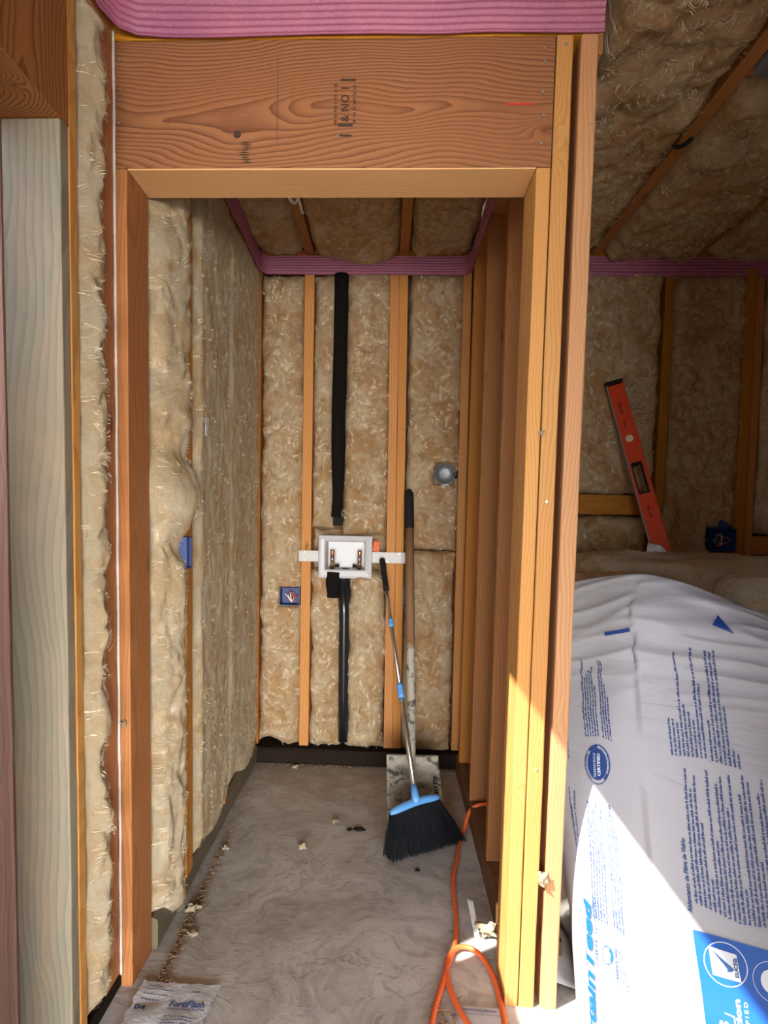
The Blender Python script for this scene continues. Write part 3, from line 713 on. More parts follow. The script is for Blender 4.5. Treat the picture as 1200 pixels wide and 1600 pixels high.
ebox('blue electrical box half hidden behind the shovel handle', Matrix.Translation((.098, YW-.004, .787)), .052, .096, .06, ['black_wire', 'red_wire', 'white_wire'], seed=5)
ebox('blue electrical box on left wall stud, seen edge on', Matrix.Translation(wlp(.014, .172, 1.045)) @ Matrix.Rotation(SKEW+PI/2, 4, 'Z'), .050, .088, .06, ['black_wire'], seed=6)
r = ebox('dark blue double box with bare wires in right room', Matrix.Translation((1.467, YW-.03, 1.074)), .105, .098, .06, ['bright', 'bright', 'bright', 'black_wire', 'red_wire'], seed=8)
scrap('tag', [(1.435, YW-.035, 1.125), (1.490, YW-.035, 1.125), (1.480, YW-.03, 1.15), (1.448, YW-.03, 1.162)], 'blue_box', 'blue tab sticking up above double electrical box', seed=2)
# round metal box in right hand batt
rb = empty('round_box', (.243, YW-.028, 1.341), label='round galvanised metal ceiling box pressed into the wool batt', cat='junction box')
bm = bmesh.new(); seg = 32
prof = [(.0465, .030), (.0475, .0), (.0455, -.002), (.0435, .0), (.042, .012), (.020, .017), (.0, .0175)]
rings = []
for rr, yy in prof:
    rings.append([bm.verts.new((rr*math.cos(2*PI*k/seg), yy, rr*math.sin(2*PI*k/seg))) for k in range(seg)] if rr > 0 else [bm.verts.new((0, yy, 0))])
for a, b in zip(rings, rings[1:]):
    for k in range(seg):
        if len(b) == 1: bm.faces.new((a[k], a[(k+1) % seg], b[0]))
        else: bm.faces.new((a[k], a[(k+1) % seg], b[(k+1) % seg], b[k]))
bm_obj('metal_cup', bm, 'galv', rb, smooth=True)
bm = bmesh.new(); box_bm(bm, -.012, .022, -.001, .010, -.054, -.045, .002); bm_obj('screw_tab', bm, 'galv', rb)
bm = bmesh.new(); box_bm(bm, .040, .056, -.001, .02, -.02, .012, .002); bm_obj('fixing_clip', bm, 'rubber', rb)
bm = bmesh.new(); bmesh.ops.create_uvsphere(bm, u_segments=8, v_segments=6, radius=.0025, matrix=Matrix.Translation((-.004, .014, -.002))); bm_obj('centre_rivet', bm, 'white_plastic', rb)

# ================================================================== broom
HL, HR = Vector((.028, 2.205, .142)), Vector((.200, 2.315, .158))
bw = empty('broom', tuple((HL+HR)/2), label='angled broom with light blue head and black bristles', cat='broom')
def loc(p): return Vector(p) - (HL+HR)/2
bo = loc
dirH = (HR-HL).normalized(); cen = (HL+HR)/2; top = Vector((-.027, 2.968, .958)); neck = cen + Vector((.002, .0, .016))
V = []; F = []
Nn = Vector((dirH.y, -dirH.x, 0))
n = 24
for i in range(n+1):
    t = i/n; c = HL.lerp(HR, t) + Vector((0, 0, .010*math.sin(t*PI))); wv = .017 * (1 - abs(2*t-1)**6*.5); hh = .013*(1-abs(2*t-1)**6*.5)
    for k in range(12):
        a = 2*PI*k/12; V.append(loc(c + Nn*math.cos(a)*wv + Vector((0, 0, 1))*math.sin(a)*hh))
for i in range(n):
    for k in range(12): F.append((i*12+k, i*12+(k+1) % 12, (i+1)*12+(k+1) % 12, (i+1)*12+k))
F.append(tuple(range(11, -1, -1))); F.append(tuple(n*12+k for k in range(12)))
hb = mesh_obj('head_block', V, F, 'blue_plastic', bw, smooth=True)
ax = (top-neck).normalized()
tube('neck_socket', [loc(neck - ax*.012), loc(neck+ax*.012), loc(neck + ax*.052)], lambda t: .0155 - .003*t, 'blue_plastic', bw, 16)
Lh = (top-neck).length
hp = lambda d: loc(neck + ax*d)
tube('lower_tube', [hp(.04), hp(Lh*.42)], .0098, 'steel', bw, 16)
tube('upper_tube', [hp(Lh*.38), hp(Lh*.93)], .0082, 'steel', bw, 16)
tube('locking_collar', [hp(Lh*.365), hp(Lh*.375), hp(Lh*.41), hp(Lh*.42)], .0125, 'blue_plastic', bw, 16)
tube('locking_collar', [hp(Lh*.665), hp(Lh*.675), hp(Lh*.695), hp(Lh*.70)], .0108, 'blue_plastic', bw, 16)
tube('handle_grip', [hp(Lh*.84), hp(Lh*.86), hp(Lh*.97), hp(Lh*.995), hp(Lh)], lambda t: .0125 if t < .8 else .0125-.006*(t-.8)*5, 'rubber', bw, 16)
TL, TR = Vector((.022, 2.150, .004)), Vector((.285, 2.318, .004))
V = []; F = []; rnd = random.Random(7)
rows = 9
for rr in range(rows):
    for i in range(170):
        t = (i + rnd.random()*.8)/170; off = (rr/(rows-1)-.5)
        a = HL.lerp(HR, .02+.96*t) + Nn*off*.022 + Vector((0, 0, -.004))
        b = TL.lerp(TR, t) + Nn*(off*.05+.0) + Vector((rnd.uniform(-.004, .004), rnd.uniform(-.004, .004), rnd.uniform(0, .010)))
        mid = a.lerp(b, .55) + Nn*off*.012 + Vector((rnd.uniform(-.002, .002), 0, .004))
        w_ = dirH * .0011
        k = len(V)
        d_ = Nn*.0009
        for p in (a, mid, b):
            V += [loc(p-w_), loc(p+w_*.2-d_), loc(p+w_)]
        for s in (0, 3):
            F += [(k+s, k+s+1, k+s+4, k+s+3), (k+s+1, k+s+2, k+s+5, k+s+4)]
mesh_obj('bristles', V, F, 'bristle', bw, kind='stuff')

# ================================================================== shovel
sb = Vector((.128, 2.36, .006)); stp = Vector((.113, 2.615, .188))
sv = empty('shovel', tuple(sb), label='square shovel crusted with dried cement, long wooden handle', cat='shovel')
sl_ = lambda p: Vector(p) - sb
V = []; F = []; nu, nv = 24, 26; up = (stp-sb); uax = Vector((1, .02, 0)).normalized(); nax = uax.cross(up.normalized())
if nax.y > 0: nax = -nax
for side in (0, 1):
    for j in range(nv+1):
        t = j/nv
        for i in range(nu+1):
            a = 2*i/nu - 1; hw = .108 - .006*t
            rim = .020 * abs(a)**4 * (.3+.7*t) + .016 * smooth01((t-.86)/.14)*abs(1)
            # shoulders
            tt = t - (.05*abs(a)**5 if t > .9 else 0)*(t-.9)*10
            p = sb + up*tt + uax*a*hw + nax*rim - nax*.010*math.sin(t*PI)*(1-a*a) - (nax*.003 if side else Vector())
            V.append(sl_(p))
m = (nu+1)*(nv+1)
for j in range(nv):
    for i in range(nu):
        k = j*(nu+1)+i; F.append((k, k+1, k+nu+2, k+nu+1)); F.append((m+k, m+k+nu+1, m+k+nu+2, m+k+1))
bd = [i for i in range(nu)] + [j*(nu+1)+nu for j in range(nv)] + [nv*(nu+1)+nu-i for i in range(nu)] + [(nv-j)*(nu+1) for j in range(nv)]
for k in range(len(bd)): F.append((bd[(k+1) % len(bd)], bd[k], m+bd[k], m+bd[(k+1) % len(bd)]))
blade = mesh_obj('blade', V, F, 'shovel', sv, smooth=True)
V = []; F = []
upn = up.normalized()
def smap(a, b): return sl_(sb + up*.30 + upn*a + uax*(.092-b) + nax*.0085)
letter(V, F, 'ABBITS', smap, 0, 0, width=.13, size=.022, bold=.02); mesh_obj('stamped_letters', V, F, 'rubber', blade, kind='stuff')
ht = Vector((.086, 2.975, 1.268)); hb_ = stp - up*.25 + nax*.014
def hq(t): return hb_.lerp(ht, t) if t > .2 else hb_.lerp(ht, t)
k0 = stp + Vector((0, -.006, 0))
path = catmull([sl_(hb_), sl_(stp + nax*.010), sl_(stp.lerp(ht, .12)), sl_(stp.lerp(ht, .30)), sl_(stp.lerp(ht, .40))], 6)
tube('socket', path, lambda t: .011 + .0075*smooth01(t*2), 'shovel', sv, 16)
tube('wooden_handle', [sl_(stp.lerp(ht, .38)), sl_(stp.lerp(ht, .6)), sl_(stp.lerp(ht, .86))], .0185, 'old_wood', sv, 16)
tube('rubber_grip', [sl_(stp.lerp(ht, x)) for x in (.84, .85, .9, .96, .985, 1.0)], lambda t: .0205 if t < .7 else .0205 - .012*((t-.7)/.3)**2, 'rubber', sv, 16)

# ================================================================== orange hose
hz = .0075
pts = catmull([(.42, 2.44, .085), (.36, 2.43, .082), (.325, 2.42, .06), (.298, 2.36, .012), (.270, 2.26, hz), (.257, 2.18, hz), (.232, 2.06, hz), (.222, 1.93, hz), (.218, 1.83, hz), (.205, 1.73, hz), (.178, 1.64, hz), (.152, 1.55, hz), (.128, 1.46, hz), (.118, 1.38, hz), (.12, 1.2, hz), (.2, 1.0, hz), (.34, .98, hz), (.36, 1.12, hz), (.27, 1.30, hz), (.215, 1.42, hz), (.187, 1.50, hz), (.172, 1.58, hz), (.178, 1.655, hz), (.205, 1.702, hz+.004), (.243, 1.706, hz+.004), (.273, 1.67, hz), (.288, 1.60, hz), (.292, 1.50, hz), (.30, 1.3, hz), (.42, 1.1, hz)], 10)
tube('hose', pts, .0068, 'hose', seg=12, label='orange rubber air hose looping across the concrete floor', cat='hose')

# ================================================================== spirit level
lt, lb = Vector((.945, 2.945, 1.742)), Vector((1.118, 2.62, .84))
lv = empty('spirit_level', tuple(lb), label='red orange spirit level leaning against the shaded batt', cat='level')
az = (lt-lb).normalized(); axx = Vector((1, -.30, 0)); axx = (axx - az*axx.dot(az)).normalized(); ay = az.cross(axx)
Ml = Matrix((axx, ay, az)).transposed().to_4x4(); Ml.translation = lb; lv.matrix_world = Ml
LL = (lt-lb).length
# body with hand hole, built of slabs around the hole and round vial window
bm = bmesh.new(); W2 = .031; T2 = .012
def slab(x0, x1, z0, z1, t2=T2*.6): box_bm(bm, x0, x1, -t2, t2, z0, z1, .0008)
hz0, hz1 = LL*.475, LL*.60
slab(-W2, W2, 0, hz0-.006); slab(-W2, W2, hz1+.006, LL-.02); slab(-W2, -.022, hz0-.006, hz1+.006); slab(.020, W2, hz0-.006, hz1+.006)
bm_obj('web', bm, 'level', lv)
boxo('rail', -W2-.004, -W2+.001, -T2, T2, 0, LL-.015, 'level_edge', lv, .0008, label='worn grey metal edge rail')
boxo('rail', W2-.001, W2+.004, -T2, T2, 0, LL-.015, 'level', lv, .0008)
boxo('end_cap', -W2-.006, W2+.006, -T2-.001, T2+.001, LL-.018, LL, 'rubber', lv, .003)
bm = bmesh.new()
for sgn in (-1, 1):
    pass
fr_ = [(-.022, hz0-.006), (.020, hz0-.006), (.020, hz1+.006), (-.022, hz1+.006)]
box_bm(bm, -.022, -.017, -T2, T2, hz0-.006, hz1+.006, .001); box_bm(bm, .013, .020, -T2, T2, hz0-.006, hz1+.006, .001); box_bm(bm, -.022, .020, -T2, T2, hz0-.008, hz0, .001); box_bm(bm, -.022, .020, -T2, T2, hz1, hz1+.008, .001)
bm_obj('hand_hole_grip', bm, 'rubber', lv)
bm = bmesh.new(); bmesh.ops.create_cone(bm, cap_ends=True, segments=24, radius1=.017, radius2=.015, depth=.020, matrix=Matrix.Translation((0, 0, LL*.72)) @ Matrix.Rotation(PI/2, 4, 'X'))
bm_obj('vial', bm, 'vial', lv)
V = []; F = []
for s0, tx, wd, sz in ((LL*.865, 'IIIIIIII', .055, .013), (LL*.79, 'IIII', .030, .011), (LL*.385, 'IIII IIII', .05, .011)):
    letter(V, F, tx, lambda a, b: Vector((-.006 + b, -T2*.6-.0012, s0 + wd/2 - a)), 0, 0, width=wd, size=sz, bold=.02)
mesh_obj('printed_text', V, F, 'rubber', lv, kind='stuff')

# ================================================================== big white bag of insulation
LB = 1.13
A = Vector((.045, .437, .898)).normalized(); Ub = Vector((.88, -.47, 0)); Ub = (Ub - A*Ub.dot(A)).normalized(); Nb = Ub.cross(A)
if Nb.y > 0: Nb = -Nb
BO = Vector((.575, 1.235, .02))
ctl = [(0, 0), (-.10, -.022), (-.19, -.052), (-.235, -.085), (-.262, -.14), (-.27, -.22), (-.25, -.30), (-.20, -.35), (0, -.37), (.3, -.37), (.55, -.35), (.64, -.30), (.66, -.2), (.63, -.10), (.56, -.035), (.45, .0), (.30, .012), (.15, .010)]
cl = ctl + ctl[:3]
sec = []
P_ = [Vector((a, b, 0)) for a, b in ctl]; n_ = len(P_)
for i in range(n_):
    a, b, c, d = P_[i-1], P_[i], P_[(i+1) % n_], P_[(i+2) % n_]
    for k in range(10):
        t = k/10; sec.append(.5*((2*b) + (c-a)*t + (2*a-5*b+4*c-d)*t*t + (3*b-a-3*c+d)*t**3))
acc = [0.0]
for i in range(len(sec)): acc.append(acc[-1] + (sec[(i+1) % len(sec)] - sec[i]).length)
PER = acc[-1]; CS = Vector((.19, -.18, 0))
import bisect
def secpt(s):
    """s: metres round the section from the front crease, positive to the right"""
    q = (-s) % PER; i = min(bisect.bisect_right(acc, q) - 1, len(sec)-1); f = (q-acc[i]) / max(1e-9, acc[i+1]-acc[i])
    return sec[i].lerp(sec[(i+1) % len(sec)], f)
def bagpt(s, v, off=0.0, wr=1.0):
    p = secpt(s); t = v / LB
    k = 1 + .015*math.sin(PI*min(1, t))
    if t > .86: k *= math.sqrt(max(0, 1 - ((t-.86)/.14)**2 * (.42 - .30*smooth01(-(p.x-.1)/.25))))
    if t < .06: k *= 1 - .08*(1-t/.06)**2
    q = CS + (p-CS)*k
    if p.x < -.13: q.x += .062*(1-smooth01((t-.22)/.40))*smooth01((-.13-p.x)/.10)
    vv = v * (1 - .26*smooth01((q.x+.02)/.62) * t*t) 
    # wrinkles, stronger toward the tied top
    a = smooth01((t-.62)/.3)
    ang = s*3.2
    wr_ = (1-abs(noise.noise((s*2.2 + v*6.0, v*17 - abs(s)*3.5, 2.0))))**4 * .013*a + noise.noise((s*9, v*26, 5))*.0045*a + noise.noise((s*2.5, v*5, 1))*.006 + noise.noise((s*5 + v*3, v*11, 8)) * .0028
    cr = .0035*math.exp(-(s/.016)**2)
    dn = (p-CS).normalized()
    q = q + dn * (wr_*wr + cr + off)
    return BO + Ub*q.x + Nb*q.y + A*vv
def baglocal(p): return p - BO
bag = empty('insulation_bag', tuple(BO), label='huge white plastic bag of insulation with blue printing, standing right', cat='bag')
V = []; F = []; ns, nv = 260, 220
# note: section y is measured along the outward normal Nb
for j in range(nv+1):
    for i in range(ns): V.append(baglocal(bagpt(PER*i/ns, LB*j/nv)))
for j in range(nv):
    for i in range(ns): F.append((j*ns+i, j*ns+(i+1) % ns, (j+1)*ns+(i+1) % ns, (j+1)*ns+i))
# closed ends
for base, vv, sg in ((0, 0, -1), (nv*ns, LB, 1)):
    prev = list(range(base, base+ns)); 
    for sh in (.8, .55, .3):
        cen_ = sum((V[i] for i in range(base, base+ns)), Vector())/ns
        new = []
        for i in range(ns):
            p = V[base+i]; q = cen_.lerp(p, sh) + A*sg*(.035*(1-sh**2)) * (1 if sg > 0 else .3) + A*(fbm((i*.1, sh*6, 3), 2)*.006)
            new.append(len(V)); V.append(q)
        for i in range(ns):
            F.append((prev[i], prev[(i+1) % ns], new[(i+1) % ns], new[i]))
        prev = new
    V.append(sum((V[i] for i in prev), Vector())/ns + A*sg*.005); c_ = len(V)-1
    for i in range(ns): F.append((prev[i], prev[(i+1) % ns], c_))
me_o = mesh_obj('wrapper', V, F, 'bag', bag, smooth=True)
bm = bmesh.new(); bm.from_mesh(me_o.data); bmesh.ops.recalc_face_normals(bm, faces=bm.faces); bm.to_mesh(me_o.data); bm.free()

OFF = .0030
def bm_(s, v, off=OFF): return baglocal(bagpt(s, v, off))
#PRINT_BEGIN
def txt(name, text, s0, v0, width, size, mat, parent=None, off=OFF, label=None, **k):
    """lettering that reads upward along the bag, tops of the letters to the left"""
    V = []; F = []
    letter(V, F, text, lambda a, b: bm_(s0 - b, v0 + a, off), 0, 0, width=width, size=size, **k)
    return mesh_obj(name, V, F, mat, parent or bag, kind='stuff', label=label)
def body(s0, v0, v1, rnd, V, F, h=.0046):
    v = v0
    while v < v1:
        n = rnd.randint(2, 9)
        for _ in range(n):
            if v >= v1: break
            hh = h * rnd.choice((.62, .62, .7, 1.0)); wd = rnd.uniform(.0014, .0022); k = len(V)
            V += [bm_(s0, v), bm_(s0, v+wd), bm_(s0-hh, v+wd), bm_(s0-hh, v)]; F.append((k, k+1, k+2, k+3)); v += wd + .0006
        v += .0020
def block(name, rows, mat='print_blue', h=.0046):
    V = []; F = []; rnd = random.Random(hash(name) % 1000 if False else len(rows)*7+3)
    for s0, v0, v1 in rows: body(s0, v0, v1, rnd, V, F, h)
    mesh_obj(name, V, F, mat, bag, kind='stuff')
def ell(name, s0, v0, rs, rv, mat, r0=0.0, a0=0, a1=2*PI, off=OFF, parent=None, label=None, seg=64):
    V = []; F = []; n = max(6, int(seg*(a1-a0)/(2*PI))); K = 10 if rs > .01 else 4
    for j in range(K+1):
        q = r0 + (1-r0)*j/K
        for i in range(n+1):
            a = a0 + (a1-a0)*i/n; V.append(bm_(s0 + rs*q*math.cos(a), v0 + rv*q*math.sin(a), off))
    for j in range(K):
        for i in range(n): b = j*(n+1)+i; F.append((b, b+1, b+n+2, b+n+1))
    return mesh_obj(name, V, F, mat, parent or bag, label=label)
def poly(name, pts, mat, off=OFF, parent=None, nu=26, label=None):
    a, b, c, d = [Vector((p[0], p[1], 0)) for p in pts]; V = []; F = []
    for j in range(nu+1):
        for i in range(nu+1):
            p = a.lerp(b, i/nu).lerp(d.lerp(c, i/nu), j/nu); V.append(bm_(p.x, p.y, off))
    for j in range(nu):
        for i in range(nu): k = j*(nu+1)+i; F.append((k, k+1, k+nu+2, k+nu+1))
    return mesh_obj(name, V, F, mat, parent or bag, label=label)
# left facet
block('printed_paragraph', [(-.132+.0062*i, .712, .905-.006*i-.014*((i*3) % 4)) for i in range(6)] + [(-.0885+.0058*i, .708-.003*i, .895-.030*i*(i > 1)) for i in range(4)], h=.004)
block('printed_paragraph', [(-.132+.0062*i, .318-.003*i, (.56, .52, .545, .56, .50, .55)[i]) for i in range(6)] + [(-.086+.0062*i, .30-.003*i, (.54, .555, .53, .50)[i]) for i in range(4)], h=.004)
txt('printed_text', 'Helps Reduce Noise', -.168, .435, .150, .0085, 'print_blue', off=.005, bold=.01); txt('printed_text', 'Easy To Install', -.180, .430, .12, .0085, 'print_blue', off=.005, bold=.01)
for s0, v0 in ((-.171, .415), (-.183, .41), (-.183, .39)): ell('bullet_dot', s0, v0, .002, .003, 'print_blue', seg=12)
block('printed_paragraph', [(-.188, .46, .62), (-.180, .66, .72)], h=.004)
logo = txt('logo_lettering', 'CertainTeed', -.136, .012, .342, .036, 'print_logo', off=.007, bold=.045, shear=.28, label='large blue slanted logo lettering')
txt('logo_lettering', 'SAINT-GOBAIN', -.1235, .222, .135, .0125, 'print_navy', off=.006, bold=.0)
poly('ruled_line', [(-.1215, .0), (-.1225, .37), (-.1215, .37), (-.1205, .0)], 'print_blue'); poly('ruled_line', [(-.179, .0), (-.182, .36), (-.1812, .36), (-.1782, .0)], 'print_blue')
# round certificate seal
sl0, sv0 = -.105, .646
se = ell('round_seal', sl0, sv0, .0235, .0365, 'print_blue', off=.006, label='round blue certificate seal')
ell('seal_ring', sl0, sv0, .031, .046, 'print_blue', r0=.82, a0=-1.0, a1=2.3, off=.006, parent=se); ell('seal_ring', sl0, sv0, .0312, .0464, 'print_blue', r0=.965, a0=2.3, a1=2*PI-1.0, off=.006, parent=se)
V = []; F = []
letter(V, F, 'GREENCIRCLE', lambda a, b: bm_(sl0-.003-b, sv0-.030+a, OFF+.0045), 0, 0, width=.056, size=.0075); letter(V, F, 'CERTIFIED', lambda a, b: bm_(sl0+.008-b, sv0-.027+a, OFF+.0045), 0, 0, width=.052, size=.0095, bold=.03)
def arc(a, b): t = 1.45 - a*2.0; return bm_(sl0 + (.0255+b)*math.cos(t), sv0 + (.0390+b*1.4)*math.sin(t), OFF+.0045)
letter(V, F, 'RECYCLED CONTENT', arc, 0, 0, width=1.0, size=.005, bold=.02)
mesh_obj('seal_text', V, F, 'print_white', se, kind='stuff')
V = []; F = []
def arc2(a, b): t = 2.5 + a*1.7; return bm_(sl0 + (.0275-b)*math.cos(t)*1.0, sv0 + (.0415-b)*math.sin(t), OFF+.0045)
letter(V, F, 'MINIMUM CONTENT', arc2, 0, 0, width=1.0, size=.0045, bold=.02); mesh_obj('seal_text', V, F, 'print_blue', se, kind='stuff')
# small registration box
gg = poly('label_outline', [(-.122, .19), (-.122, .283), (-.1212, .283), (-.1212, .19)], 'print_navy', label='thin outlined round cornered label box')
for q in ([(-.122, .2825), (-.060, .262), (-.060, .2613), (-.122, .2817)], [(-.112, .1885), (-.052, .170), (-.052, .1693), (-.112, .1878)], [(-.045, .18), (-.048, .25), (-.0474, .25), (-.0444, .18)], [(-.060, .173), (-.064, .262), (-.0634, .262), (-.0594, .173)]): poly('label_outline', q, 'print_navy')
ell('globe_emblem', -.107, .246, .0115, .018, 'print_navy', r0=.90); ell('globe_emblem', -.104, .246, .010, .016, 'print_logo', r0=.45, a0=-1.1, a1=1.3)
txt('printed_text', 'GREENGUARD', -.085, .198, .066, .0085, 'print_blue', bold=.02)
block('printed_paragraph', [(-.079, .20, .26), (-.0745, .195, .255), (-.0700, .19, .225), (-.0660, .185, .205)], h=.0026)
txt('printed_text', 'CERTIFIED', -.0505, .20, .022, .004, 'print_blue')
# right facet paragraphs
tops1 = [.755, .752, .745, .915, .79, .775, .757, .935, .845, .80, .755, .94, .935]
rows = [(.060+.0083*i, .672, tops1[i]) for i in range(9)] + [(.139+.0083*i, .668-.0015*i, t) for i, t in enumerate((.76, .935, .935, .94, .80, .70, .69))]
block('printed_paragraph', rows, h=.0056)
txt('printed_heading', 'Aislamiento de Fibra de Vidrio', .071, .352, .145, .0115, 'print_navy', bold=.03, shear=.2)
tops2 = [.645, .60, .63, .53, .42, .645, .50, .62, .635, .57, .64, .41, .60, .645, .63, .47, .61, .64, .55, .63]
rows = [(.083+.0083*i, .372-.0030*min(i, 9), tops2[i]) for i in range(20)]
block('printed_paragraph', rows, h=.0056)
# solid blue panel with certificates
def patch(name, s0, s1, v0, v1f, mat, off, parent=None, nu=46, nv=40, label=None):
    V = []; F = []
    for j in range(nv+1):
        for i in range(nu+1):
            s = s0(j/nv) + (s1 - s0(j/nv))*i/nu; v = v0 + (v1f(s)-v0)*j/nv; V.append(bm_(s, v, off))
    for j in range(nv):
        for i in range(nu): k = j*(nu+1)+i; F.append((k, k+1, k+nu+2, k+nu+1))
    return mesh_obj(name, V, F, mat, parent or bag, label=label)
bp = patch('blue_panel', lambda t: .083 - .014*t, .56, .0, lambda s: .322 - .14*(s-.07), 'print_panel', .0026, label='solid bright blue printed panel')
O2 = .0040
ell('emblem_ring', .122, .268, .0375, .0395, 'print_white', r0=.96, off=O2, parent=bp)
poly('emblem_square', [(.098, .246), (.146, .240), (.143, .288), (.096, .296)], 'print_white', off=O2, parent=bp)
poly('check_mark', [(.0985, .2935), (.1365, .2615), (.1325, .2560), (.1220, .2635)], 'print_navy', off=O2+.001, parent=bp); poly('check_mark', [(.1220, .2635), (.1325, .2560), (.1235, .2545), (.1250, .2590)], 'print_navy', off=O2+.001, parent=bp)
V = []; F = []; letter(V, F, 'EUCEB', lambda a, b: bm_(.1430 - b, .2475 + a, O2+.001), 0, 0, width=.034, size=.009, bold=.04); mesh_obj('emblem_text', V, F, 'print_navy', bp, kind='stuff')
V = []; F = []
letter(V, F, 'Innovation', lambda a, b: bm_(.1395 - b, .085 + a, O2), 0, 0, width=.125, size=.014, bold=.04)
letter(V, F, 'TS', lambda a, b: bm_(.1160 - b, .135 + a, O2), 0, 0, width=.035, size=.020, bold=.06)
letter(V, F, 'CERTIFIED', lambda a, b: bm_(.1520 - b, .118 + a, O2), 0, 0, width=.090, size=.0085, bold=.0, space=1.4)
mesh_obj('panel_text', V, F, 'print_white', bp, kind='stuff')
poly('corner_mark', [(.112, .184), (.128, .180), (.128, .178), (.112, .182)], 'print_white', off=O2, parent=bp); poly('corner_mark', [(.1265, .12), (.1265, .180), (.1285, .180), (.1285, .12)], 'print_white', off=O2, parent=bp)
ell('emblem_ring', .199, .250, .033, .036, 'print_white', r0=.975, off=O2, parent=bp); ell('shield_emblem', .199, .250, .020, .022, 'print_white', r0=.55, off=O2, parent=bp); poly('shield_emblem', [(.183, .262), (.205, .262), (.203, .242), (.190, .242)], 'print_white', off=O2, parent=bp)
# tape
poly('tape_patch', [(-.066, .958), (-.004, .962), (-.004, .971), (-.066, .967)], 'tape', off=.009, label='short strip of blue tape')
poly('tape_patch', [(.168, 1.010), (.207, 1.000), (.190, 1.030), (.180, 1.050)], 'tape', off=.009, label='torn blue corner of tape')
#PRINT_END

# ================================================================== loose insulation piled behind the bag
def lump(label, cen, dims, seed, mat='fluff', name='insulation_batt', amp=1.0, power=4, res=(90, 44), rz=0, cat='insulation', tilt=0):
    V = []; F = []; nu, nv = res
    for j in range(nv+1):
        th = -PI/2 + PI*j/nv
        for i in range(nu):
            ph = 2*PI*i/nu
            c = Vector((math.cos(th)*math.cos(ph), math.cos(th)*math.sin(ph), math.sin(th)))
            k = (abs(c.x)**power + abs(c.y)**power + abs(c.z)**power) ** (-1/power)
            p = Vector((c.x*k*dims[0]/2, c.y*k*dims[1]/2, c.z*k*dims[2]/2))
            d = fbm((p.x*7+seed, p.y*7, p.z*7), 4)*.018 + fbm((p.x*30, p.y*30, p.z*30+seed), 3)*.006
            V.append(p + c*d*amp)
    for j in range(nv):
        for i in range(nu): F.append((j*nu+i, j*nu+(i+1) % nu, (j+1)*nu+(i+1) % nu, (j+1)*nu+i))
    o = mesh_obj(name, V, F, mat, smooth=True, label=label, cat=cat); o.location = cen; o.rotation_euler = (0, tilt, rz); return o
lump('tall compressed bundle of wool batts standing behind the white bag', (1.35, 2.40, .43), (1.45, .52, .84), 41, name='insulation_bundle', res=(120, 60))
lump('long wool batt coloured pale as if lit, lying along the top of the pile behind bag', (1.40, 2.36, .955), (1.50, .46, .15), 42, mat='fluff_pale', amp=1.3, name='insulation_batt', res=(200, 50), tilt=.035)  # paler wool tone puts the light on the pile top into colour
lump('crumpled wool batt nearer the bag, lower on the pile', (1.47, 1.985, .87), (.95, .28, .22), 43, res=(160, 50), rz=-.15, tilt=.12, mat='fluff_pale')
lump('brown tinted wool clump at left end of pile beside the partition', (.70, 2.12, .90), (.36, .34, .17), 44, amp=1.3)
lump('lower wool bundle under the front of the pile', (1.40, 1.99, .36), (.95, .24, .71), 45, name='insulation_bundle')
scrap('paper_scrap', [(.93, 2.45, 1.02), (1.03, 2.43, 1.015), (.99, 2.46, 1.065), (.945, 2.47, 1.075)], 'white_plastic', 'crumpled white plastic scrap on pile beside spirit level', cat='scrap', seed=3)
# clear sack, printed sheet between bag and partition
scrap('plastic_sack', [(.455, 1.80, .02), (.56, 1.70, .02), (.53, 1.98, .40), (.47, 2.0, .40)], 'film', 'clear plastic sack slumped between partition stud and white bag', cat='sack', seed=8, th=.002)
scrap('printed_sheet', [(.425, 1.60, .012), (.50, 1.56, .012), (.50, 1.72, .05), (.445, 1.76, .10)], 'white_plastic', 'torn white sheet with green corner on floor beside the white bag', cat='sheet', seed=9)
scrap('printed_sheet', [(.452, 1.70, .10), (.465, 1.69, .10), (.47, 1.75, .17), (.455, 1.76, .17)], 'green_paint', 'green printed flap standing up beside the white bag', cat='sheet', seed=12)

# ================================================================== floor scraps
sh = empty('membrane_wrapper', (-.47, 1.46, .004), label='pale blue membrane wrapper with printed word at left jamb', cat='wrapper')
V = []; F = []; n = 22
for j in range(n+1):
    for i in range(n+1):
        u, v = i/n, j/n
        x = -.105 + .172*u - .035*(1-v)*0 + .010*noise.noise((v*9, 3, 1)) * (1 if i in (0, n) else 0) + .018*v*u; y = -.15 + .215*v + (.008*noise.noise((u*9, 1, 1)) if j == n else 0)
        V.append((x, y, .003 + .010*abs(noise.noise((u*2.2, v*2.2, 4))) + .006*max(0, 1-u*6)))
m = len(V); V += [(a, b, c-.0012) for a, b, c in V[:m]]
for j in range(n):
    for i in range(n): k = j*(n+1)+i; F.append((k, k+1, k+n+2, k+n+1)); F.append((m+k, m+k+n+1, m+k+n+2, m+k+1))
mesh_obj('sheet', V, F, 'paper', sh, smooth=True)
def wz(x, y):
    u = (x+.105)/.172; v = (y+.15)/.215; return .0045 + .010*abs(noise.noise((u*2.2, v*2.2, 4))) + .006*max(0, 1-u*6)
def wmap(a, b): return (a, b, wz(a, b))
V = []; F = []
letter(V, F, 'FortiFlash', wmap, -.018, -.012, width=.083, size=.026, bold=.025, shear=.12)
letter(V, F, 'Waterproof Flashing Membrane', wmap, -.020, -.022, width=.088, size=.0075, bold=.02)
letter(V, F, '04', wmap, -.095, -.03, width=.026, size=.024, bold=.03)
letter(V, F, 'Lot', wmap, .025, .034, width=.018, size=.010, bold=.02)
mesh_obj('printed_text', V, F, 'print_blue', sh, kind='stuff')
V = []; F = []
